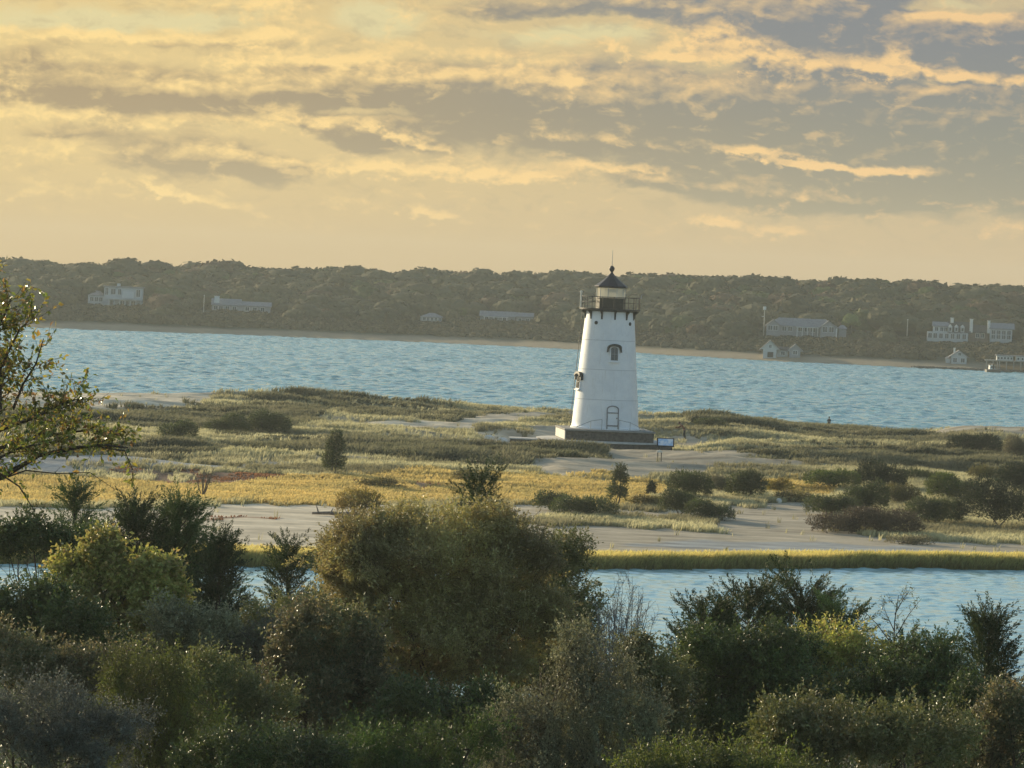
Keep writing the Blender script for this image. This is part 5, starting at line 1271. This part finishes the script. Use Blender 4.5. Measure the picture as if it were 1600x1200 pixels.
G1 = 'thicket of shrubs in front of the channel'
G2 = 'cedars in front of the channel'
FG = [  # name, label, category, px base, Y, lobes, material, seed, density, leaf length, leaf width, extra
    ('autumn_olive', 'largest rounded olive brown bush, rising to the cedar top at the centre', 'bush', 690, 76,
     [(665, 885, 165, 95), (585, 850, 75, 75), (545, 900, 45, 45), (548, 965, 50, 55), (720, 830, 110, 55), (800, 870, 70, 80), (640, 985, 150, 100), (760, 980, 120, 110), (600, 960, 90, 90), (560, 900, 50, 70), (640, 1060, 80, 60), (815, 960, 70, 80), (760, 1050, 80, 60)], L_russ, 1, 640, .052, .024, dict(lump=.5, shell=.28, up=.35, plen=.7, pwid=.26, fine=.85)),
    ('autumn_olive', 'dark olive bush with a rounded crown against the gold marsh edge, beside the largest bush', 'bush', 870, 79,
     [(885, 885, 56, 58), (840, 930, 70, 70), (900, 960, 50, 60), (860, 1010, 80, 70)], L_dkol, 2, 600, .05, .022, dict(lump=.8)),
    ('autumn_olive', 'orange tinted bush low on the left flank of the largest bush', 'bush', 510, 68,
     [(505, 985, 72, 62), (470, 1040, 60, 60), (545, 1060, 80, 80), (480, 1100, 90, 70), (565, 1120, 60, 60)], L_oran, 3, 640, .055, .026, dict(lump=.5)),
    ('shoot_shrub', 'sage green shrub with upright feathery shoots in front of the largest bush', 'shrub', 880, 60,
     [(930, 1040, 60, 60), (880, 1110, 110, 70), (800, 1130, 60, 50), (960, 1120, 80, 80), (850, 1190, 120, 60), (900, 1000, 30, 40)], L_sage, 4, 700, .040, .015, dict(lump=.6, up=1.5, rnd=.22, plen=1.0, pwid=.15)),
    ('thicket_shrub', 'dark shrub filling the gap right of the sage shoots', 'shrub', 1040, 66, [(1035, 1080, 70, 80), (1010, 1150, 80, 70), (990, 1030, 40, 50)], L_dkol, 5, 600, .05, .024, {}),
    ('thicket_shrub', 'broad dark green mound under the group of spiky cedars at the right', 'shrub', 1160, 68, [(1130, 1050, 105, 80), (1200, 1080, 100, 90), (1110, 1140, 110, 80), (1220, 1010, 60, 40)], L_green, 6, 620, .05, .024, {}),
    ('thicket_shrub', 'yellow green bush catching light right of the cedar group', 'shrub', 1300, 72, [(1290, 1015, 70, 45), (1240, 1030, 50, 50), (1350, 1040, 60, 50), (1300, 1090, 90, 60)], L_ygrn, 7, 480, .05, .026, {}),
    ('thicket_shrub', 'dark green mound between the thin sapling and the right hand cedar', 'shrub', 1430, 70, [(1420, 1050, 80, 50), (1480, 1070, 60, 50), (1400, 1110, 110, 70)], L_green, 8, 600, .05, .024, {}),
    ('thicket_shrub', 'deep shadowed shrub at the bottom right, below the dark mound', 'shrub', 1330, 60, [(1300, 1150, 120, 70), (1430, 1160, 110, 70), (1230, 1180, 80, 60)], L_dkol, 9, 560, .05, .024, {}),
    ('thicket_shrub', 'olive bush on the right edge below the cedar', 'shrub', 1590, 62, [(1585, 1120, 50, 70), (1550, 1170, 50, 60), (1640, 1130, 60, 80)], L_oran, 10, 560, .05, .025, {}),
    ('thicket_shrub', 'narrow dark shrub between the bottom right shrub and the olive bush on the edge', 'shrub', 1510, 64, [(1510, 1130, 45, 90), (1500, 1190, 70, 50)], L_green, 11, 560, .05, .024, {}),
    ('silver_shrub', 'silvery blue grey shrub filling the bottom left corner', 'shrub', 60, 55, [(70, 1120, 110, 60), (20, 1160, 90, 80), (130, 1180, 100, 70), (190, 1140, 50, 50)], L_silv, 12, 700, .034, .015, dict(lump=.5, plen=.45)),
    ('feathery_shrub', 'feathery yellow green shrub right of the silvery one', 'shrub', 250, 58, [(230, 1060, 70, 60), (270, 1110, 80, 70), (200, 1120, 50, 50), (250, 1170, 90, 60)], L_fern, 13, 700, .045, .011, dict(up=1.2, rnd=.3, plen=.8, pwid=.2)),
    ('thicket_shrub', 'grey green shrub between the feathery shrub and the orange tinted bush', 'shrub', 380, 62, [(340, 1080, 70, 70), (400, 1110, 70, 80), (360, 1160, 90, 60)], L_dkol, 14, 600, .045, .022, {}),
    ('thicket_shrub', 'purple grey twiggy shrub beneath the small dark cedar', 'shrub', 405, 72, [(400, 1015, 50, 45), (430, 985, 42, 30), (380, 1045, 60, 45)], L_purp, 15, 460, .045, .018, dict(shell=.45)),
    ('thicket_shrub', 'mid green shrub below the pair of tall cedars', 'shrub', 300, 72, [(300, 1005, 70, 55), (260, 965, 38, 34), (330, 975, 36, 34)], L_sage, 16, 520, .05, .024, {}),
    ('thicket_shrub', 'yellow green bush in front of the pair of tall cedars', 'bush', 200, 74, [(190, 910, 60, 50), (230, 900, 50, 40), (160, 860, 32, 40), (205, 960, 80, 50), (140, 920, 40, 50), (265, 935, 36, 30), (110, 885, 30, 26)], L_ygrn, 17, 460, .075, .042, dict(lump=.6)),
    ('thicket_shrub', 'dark green shrub left of the yellow green bush', 'shrub', 90, 70, [(90, 960, 90, 55), (60, 1010, 100, 60), (140, 1010, 80, 60), (20, 950, 60, 45)], L_green, 18, 600, .055, .026, {}),
    ('thicket_shrub', 'olive and yellow shrub at the left edge below the leafy tree', 'shrub', 40, 66, [(40, 1040, 80, 50), (110, 1060, 70, 50), (-20, 1020, 60, 60), (180, 1040, 50, 40)], L_oran, 19, 560, .05, .025, {}),
    ('thicket_shrub', 'leafy green bush above the glints of water at the far left', 'bush', 60, 84, [(50, 835, 50, 32), (100, 850, 38, 28), (10, 850, 42, 30), (150, 845, 26, 22)], L_green, 20, 420, .06, .032, dict(lump=.6)),
    ('fern_clump', 'bright green feathery growth along the bottom edge, below the largest bush', 'shrub', 640, 56, [(560, 1175, 70, 40), (660, 1165, 70, 40), (740, 1160, 60, 45), (620, 1215, 140, 40)], L_bright, 21, 640, .05, .011, dict(up=1.4, plen=.6, pwid=.16)),
    ('thicket_shrub', 'dark green shrub on the bottom edge left of the bright feathery growth', 'shrub', 420, 55, [(420, 1180, 90, 50), (500, 1190, 60, 50), (330, 1195, 70, 50)], L_green, 22, 620, .045, .02, {}),
    ('thicket_shrub', 'lighter green low growth on the bottom edge right of the sage shrub', 'shrub', 1110, 55, [(1080, 1195, 90, 40), (1180, 1205, 90, 40), (1020, 1200, 60, 40)], L_fern, 23, 620, .045, .016, {}),
    ('thicket_shrub', 'dark scrub behind the shadowed shrubs in the middle of the thicket', 'shrub', 700, 66, [(690, 1120, 100, 50), (600, 1140, 80, 40), (760, 1110, 60, 60)], L_green, 24, 560, .05, .022, {}),
    ('thicket_shrub', 'dark bush beneath the skirts of the largest bush', 'shrub', 680, 83, [(620, 1035, 90, 70), (700, 1030, 90, 70), (760, 1030, 90, 70), (840, 1045, 90, 70), (880, 1080, 80, 60), (560, 1060, 60, 50)], L_dkol, 26, 560, .05, .024, {}),
    ('thicket_shrub', 'dark low scrub under the small dark cedar beside the water glints', 'shrub', 470, 86, [(430, 955, 50, 22), (400, 985, 40, 26), (480, 965, 44, 28), (497, 935, 24, 14)], L_dkol, 25, 520, .05, .024, {}),
]
def foreground():
    for (nm, lb, cat, bx, Y, spec, mt, seed, den, ll, lw, ex) in FG:
        ex = dict(ex); ex.pop('tl', 0); sp = ex.pop('sprout', .12); fine = ex.pop('fine', 1.0); base = ground_at(bx, Y); lobes = lob(spec, Y)
        g = np.random.default_rng(seed); area = sum(l[1][0] * l[1][2] for l in lobes) * 3.1
        o = empty(nm, base, label=lb, cat=cat, group=G1)
        kw = dict(up=.55, rnd=.38, shell=.30, lump=.6); kw.update({k: v for k, v in ex.items() if k in kw})
        Q, (A, B) = plume_leaves(g, lobes, int(area * 21 * FG_DENS), 24, 7, ll * 1.02 * fine, lw * 1.02 * fine, ex.get('plen', .62), ex.get('pwid', .22), **kw)
        Q2, (A2, B2) = shrub_leaves(g, lobes, int(area * 95 * FG_DENS), 8, ll * 1.3, lw * 1.4, .26, up=.3, rnd=.7, shell=.5, lump=.4)
        quads_obj('foliage', np.concatenate([Q, Q2]), mt, o, base)
        st = stems_mb(g, base, lobes[:len(spec)], .035, 3).build('stem', bark_b, o); st.data.transform(Matrix.Translation(-Vector([float(c) for c in base])))
        T = np.concatenate([strips(A, B, .005, g), strips(A2, B2, .003, g)]); mesh_np('twigs', rel(T, base), np.arange(len(T)).reshape(-1, 4), bark_b, o)
    # cedars: px, Y, top y, width px
    CE = [(118, 90, 768, 62, L_cmid, 'spindly cedar with a bent tip at the far left', dict(nbr=90, up=.35, p=.5)),
          (212, 92, 800, 92, L_cdk, 'left one of the pair of tall dark cedars left of centre', dict(nbr=120, p=.9, k=1.9)),
          (282, 93, 798, 104, L_cmid, 'right one of the pair of tall dark cedars left of centre', dict(nbr=125, p=.9, k=1.9)),
          (346, 90, 848, 74, L_cdk, 'shorter cedar leaning against the right side of the tall pair', dict(nbr=85, p=.9, k=1.6)),
          (468, 96, 860, 60, L_cdk, 'small dark cedar with a hooked top left of the largest bush', dict(nbr=70, lean=-.08, k=1.7, p=.9)),
          (512, 98, 868, 34, L_cdk, 'little dark cedar tip touching the left side of the largest bush', dict(nbr=30)),
          (752, 92, 752, 78, L_cdk, 'dark cedar whose ragged top pokes above the largest bush', dict(nbr=46, up=1.2, p=.3, h0=.35)),
          (1100, 80, 962, 90, L_cdk, 'leftmost cedar of the spiky group against the near water', dict(nbr=44, p=.25, up=.6, flat=.6, h0=.3)),
          (1172, 81, 942, 110, L_cdk, 'second cedar from the left of the spiky group against the near water', dict(nbr=50, p=.25, up=.65, flat=.6, h0=.3)),
          (1256, 82, 940, 120, L_cdk, 'tallest cedar in the middle of the spiky group against the near water', dict(nbr=54, p=.22, up=.7, flat=.6, h0=.3)),
          (1318, 80, 968, 90, L_cmid, 'rightmost cedar of the spiky group against the near water', dict(nbr=44, p=.3, up=.55, flat=.5, h0=.3)),
          (1545, 74, 976, 86, L_cdk, 'lone bushy cedar at the right edge against the near water', dict(nbr=85, p=.5, up=.8)),
          (1210, 84, 1000, 60, L_cmid, 'low cedar tucked between the trees of the spiky group', dict(nbr=40, p=.5)),
          (1470, 78, 1010, 50, L_cmid, 'small cedar tip left of the lone bushy cedar', dict(nbr=40, p=.5)),
          (1410, 79, 1015, 60, L_cmid, 'small cedar behind the foot of the thin sapling', dict(nbr=40, p=.5))]
    for i, (px, Y, ty, wp, mt, lb, kw) in enumerate(CE):
        top = at(px, ty, Y); b = np.array([top[0], Y, float(ground_h(top[0], Y))])
        kw = dict(kw); wp *= kw.pop('k', 1.0); cedar('cedar', lb + '', G2, b, top[2] - b[2], wp / 2 * Y / FPX * 1.15, mt, bark_b, 70 + i, spray=.62, nl=92, llen=.055, lw=.018, **kw)
foreground_done = None
FG_DENS = 1.0
foreground()

def branch_leaves(g, segs, per_m, llen, lwid, spread=.9, hang=.3):
    A = np.array([s[0] for s in segs]); B = np.array([s[1] for s in segs]); L = np.linalg.norm(B - A, axis=1)
    n = np.maximum(1, (L * per_m).astype(int)); k = np.repeat(np.arange(len(L)), n); t = g.random(len(k))
    P = A[k] + (B - A)[k] * t[:, None]; V = unit(B - A)[k]
    D = unit(V * .5 + unit(g.normal(size=P.shape)) * spread - np.array([0, 0, hang])); N = unit(g.normal(size=P.shape) + [0, 0, .5]); N = unit(N - D * (N * D).sum(1, keepdims=True))
    P = P + unit(g.normal(size=P.shape)) * .02
    LL = llen * g.uniform(.6, 1.25, len(k)); return leaf_quads(P, D, N, LL, LL * lwid / llen, .1)
def limb(g, mb, segs, pts, r0, r1, sub, sl, depth=2, droop=.0, tl=.35):
    """a bent limb with side shoots; end segments are collected for leaves"""
    pts = [np.array(p, float) for p in pts]; n = len(pts); mb.tube(pts, [r0 + (r1 - r0) * i / (n - 1) for i in range(n)], 7)
    for i in range(sub):
        u = g.uniform(.15, 1.0) * (n - 1); j = min(int(u), n - 2); q = pts[j] + (pts[j + 1] - pts[j]) * (u - j); d0 = unit(pts[j + 1] - pts[j])
        d = unit(d0 * .6 + unit(g.normal(size=3)) * .8 + np.array([0, 0, .35 - droop])); L = sl * g.uniform(.5, 1.3)
        e = q + d * L; m = q + d * L * .5 + g.normal(size=3) * L * .06; rr = (r0 + (r1 - r0) * u / (n - 1)) * .4
        mb.tube([q, m, e], [max(rr, .004), max(rr * .6, .003), .002], 4)
        segs.append((m, e)); segs.append((q + (m - q) * .5, m))
        for k in range(3 if depth > 1 else 0):
            s = m if k else e; d2 = unit(d + unit(g.normal(size=3)) * .9); e2 = s + d2 * tl * g.uniform(.4, 1.1); mb.tube([s, e2], [.0035, .0015], 3); segs.append((s, e2))
def left_tree():
    g = np.random.default_rng(123); Y = 46.0; b = ground_at(-190, Y)
    o = empty('cherry_tree', b, label='leafy tree reaching in from the left edge with a long bare lower bough', cat='tree')
    mb = MB(); segs = []
    A = lambda px, py, dy=0.0: at(px - (24 if py < 640 else 0), py + (34 if py < 500 else 14 if py < 600 else 0), Y + dy)
    mb.tube([b - [0, 0, .3], A(-180, 1000), A(-150, 880), A(-120, 800)], [.16, .14, .12, .10], 9)
    # lower bough, bare at first, with a hanging tip
    limb(g, mb, segs, [A(-120, 800), A(-40, 765), A(10, 742), A(60, 712), A(115, 700), A(165, 695), A(200, 700)], .045, .010, 22, .22, 2)
    limb(g, mb, segs, [A(150, 697), A(195, 705, .1), A(208, 735, .1), (A(206, 752, .1))], .010, .004, 16, .10, 1, .5, .12)
    limb(g, mb, segs, [A(-60, 775), A(0, 740, -.3), A(30, 760, -.4), A(55, 800, -.4)], .02, .005, 8, .15, 1)
    limb(g, mb, segs, [A(-20, 757), A(40, 735, .5), A(90, 740, .6), A(140, 738, .6), A(180, 765, .6)], .012, .003, 7, .10, 1, .3, .14)
    # upper limbs
    for pts, r, n, l in (([A(-120, 800), A(-60, 720, .3), A(-10, 660, .4), A(20, 610, .4), A(35, 560, .4)], .07, 30, .30),
                         ([A(-60, 720, .3), A(0, 672, .0), A(60, 650, -.2), A(110, 635, -.2), A(150, 622, -.2)], .035, 34, .24),
                         ([A(20, 640, .2), A(60, 600, .1), A(80, 555, .0), A(92, 515, 0)], .02, 12, .16),
                         ([A(-40, 700), A(-20, 600), A(5, 520), A(30, 460), A(42, 430)], .05, 30, .26),
                         ([A(-60, 720), A(-50, 620), A(-35, 520), A(-15, 440), A(0, 400)], .05, 28, .26),
                         ([A(0, 640), A(25, 560), A(55, 500), A(72, 465)], .025, 22, .22),
                         ([A(-70, 740), A(0, 700, .3), A(70, 680, .4), A(140, 672, .4), A(185, 680, .4)], .03, 36, .24),
                         ([A(-90, 760), A(-30, 730, -.5), A(30, 700, -.6), A(85, 690, -.6)], .03, 26, .24)):
        limb(g, mb, segs, pts, r, .006, n, l, 2)
    for px in range(-330, -40, 40):
        limb(g, mb, segs, [A(-120, 800), A(px * .6 - 60, 700 + g.uniform(-40, 40)), A(px, 520 + g.uniform(-60, 60)), A(px + g.uniform(-30, 30), 400 + g.uniform(-40, 60))], .05, .006, 30, .3, 2)
    Q = branch_leaves(g, segs, 24, .082, .042)
    quads_obj('foliage', Q, L_tree, o, b)
    st = mb.build('trunk', bark_b, o); st.data.transform(Matrix.Translation(-Vector([float(c) for c in b])))
left_tree()
def bare_twig_shrub():
    g = np.random.default_rng(55); Y = 74.0; b = ground_at(965, Y)
    o = empty('bare_twig_shrub', b, label='nearly leafless grey twiggy shrub against the near water, right of the dark olive bush', cat='shrub', group=G1)
    mb = MB(); segs = []; s = Y / FPX
    for i in range(44):
        px = 960 + g.normal() * 32; top = 905 + abs(px - 965) * .9 + g.uniform(0, 60); e = at(px + g.uniform(0, 28), top, Y + g.uniform(-.5, .5)); m = b * .45 + e * .55 + g.normal(size=3) * .10
        limb(g, mb, segs, [b + g.normal(size=3) * .1, m, e], .020, .004, 16, .40, 2, -.1, .22)
    Q = branch_leaves(g, segs, 4.5, .034, .017); quads_obj('foliage', Q, L_purp, o, b)
    st = mb.build('stem', simple('pale_twig_bark', (.22, .19, .165), .85), o); st.data.transform(Matrix.Translation(-Vector([float(c) for c in b])))
    Y = 78.0; b = ground_at(1392, Y); o = empty('sapling', b, label='thin crooked sapling with a few clumps of leaves against the near water at the right', cat='tree')
    mb = MB(); segs = []; A = lambda px, py: at(px, py, Y)
    limb(g, mb, segs, [b, A(1394, 1080), A(1396, 1010), A(1398, 970), A(1404, 930)], .03, .006, 10, .28, 2)
    for pts in ([A(1396, 1010), A(1370, 975), A(1345, 950), A(1330, 942)], [A(1396, 1000), A(1420, 960), A(1440, 935)], [A(1397, 985), A(1385, 960), A(1380, 945)], [A(1396, 1020), A(1425, 990), A(1432, 975)], [A(1398, 960), A(1412, 935), A(1420, 925)]):
        limb(g, mb, segs, pts, .012, .003, 9, .16, 2, 0, .14)
    Q = branch_leaves(g, segs, 14, .055, .028); quads_obj('foliage', Q, L_dkol, o, b)
    st = mb.build('trunk', bark_b, o); st.data.transform(Matrix.Translation(-Vector([float(c) for c in b])))
bare_twig_shrub()
def undergrowth():
    g = np.random.default_rng(99); n = 15000; Y = g.uniform(44, 112, n); X = g.uniform(-1, 1, n) * (.17 * Y + 2)
    Z = ground_h(X, Y); per = 10; P = np.stack([X, Y, Z], 1); h = .5 + .9 * fbm(X * .4, Y * .4, 0, 3, 3); h = h * np.interp(Y, [44, 98, 106, 112], [1, 1, .6, .25])
    V = unit(np.stack([g.normal(size=n) * .4, g.normal(size=n) * .4, np.ones(n)], 1)); s = (np.arange(per) + .6) / per
    B = P[:, None] + V[:, None] * (h[:, None] * s)[..., None]; D = unit(V[:, None] * .3 + unit(g.normal(size=(n, per, 3)))); m = n * per; D = D.reshape(m, 3)
    N = unit(g.normal(size=(m, 3)) + [0, 0, .7]); N = unit(N - D * (N * D).sum(1, keepdims=True)); LL = .09 * g.uniform(.6, 1.3, m)
    Q = leaf_quads(B.reshape(m, 3), D, N, LL, LL * .5, .08)
    tag(mesh_np('undergrowth', Q, np.arange(len(Q)).reshape(-1, 4), L_green), 'tangled low growth under the foreground shrubs', kind='stuff')
undergrowth()
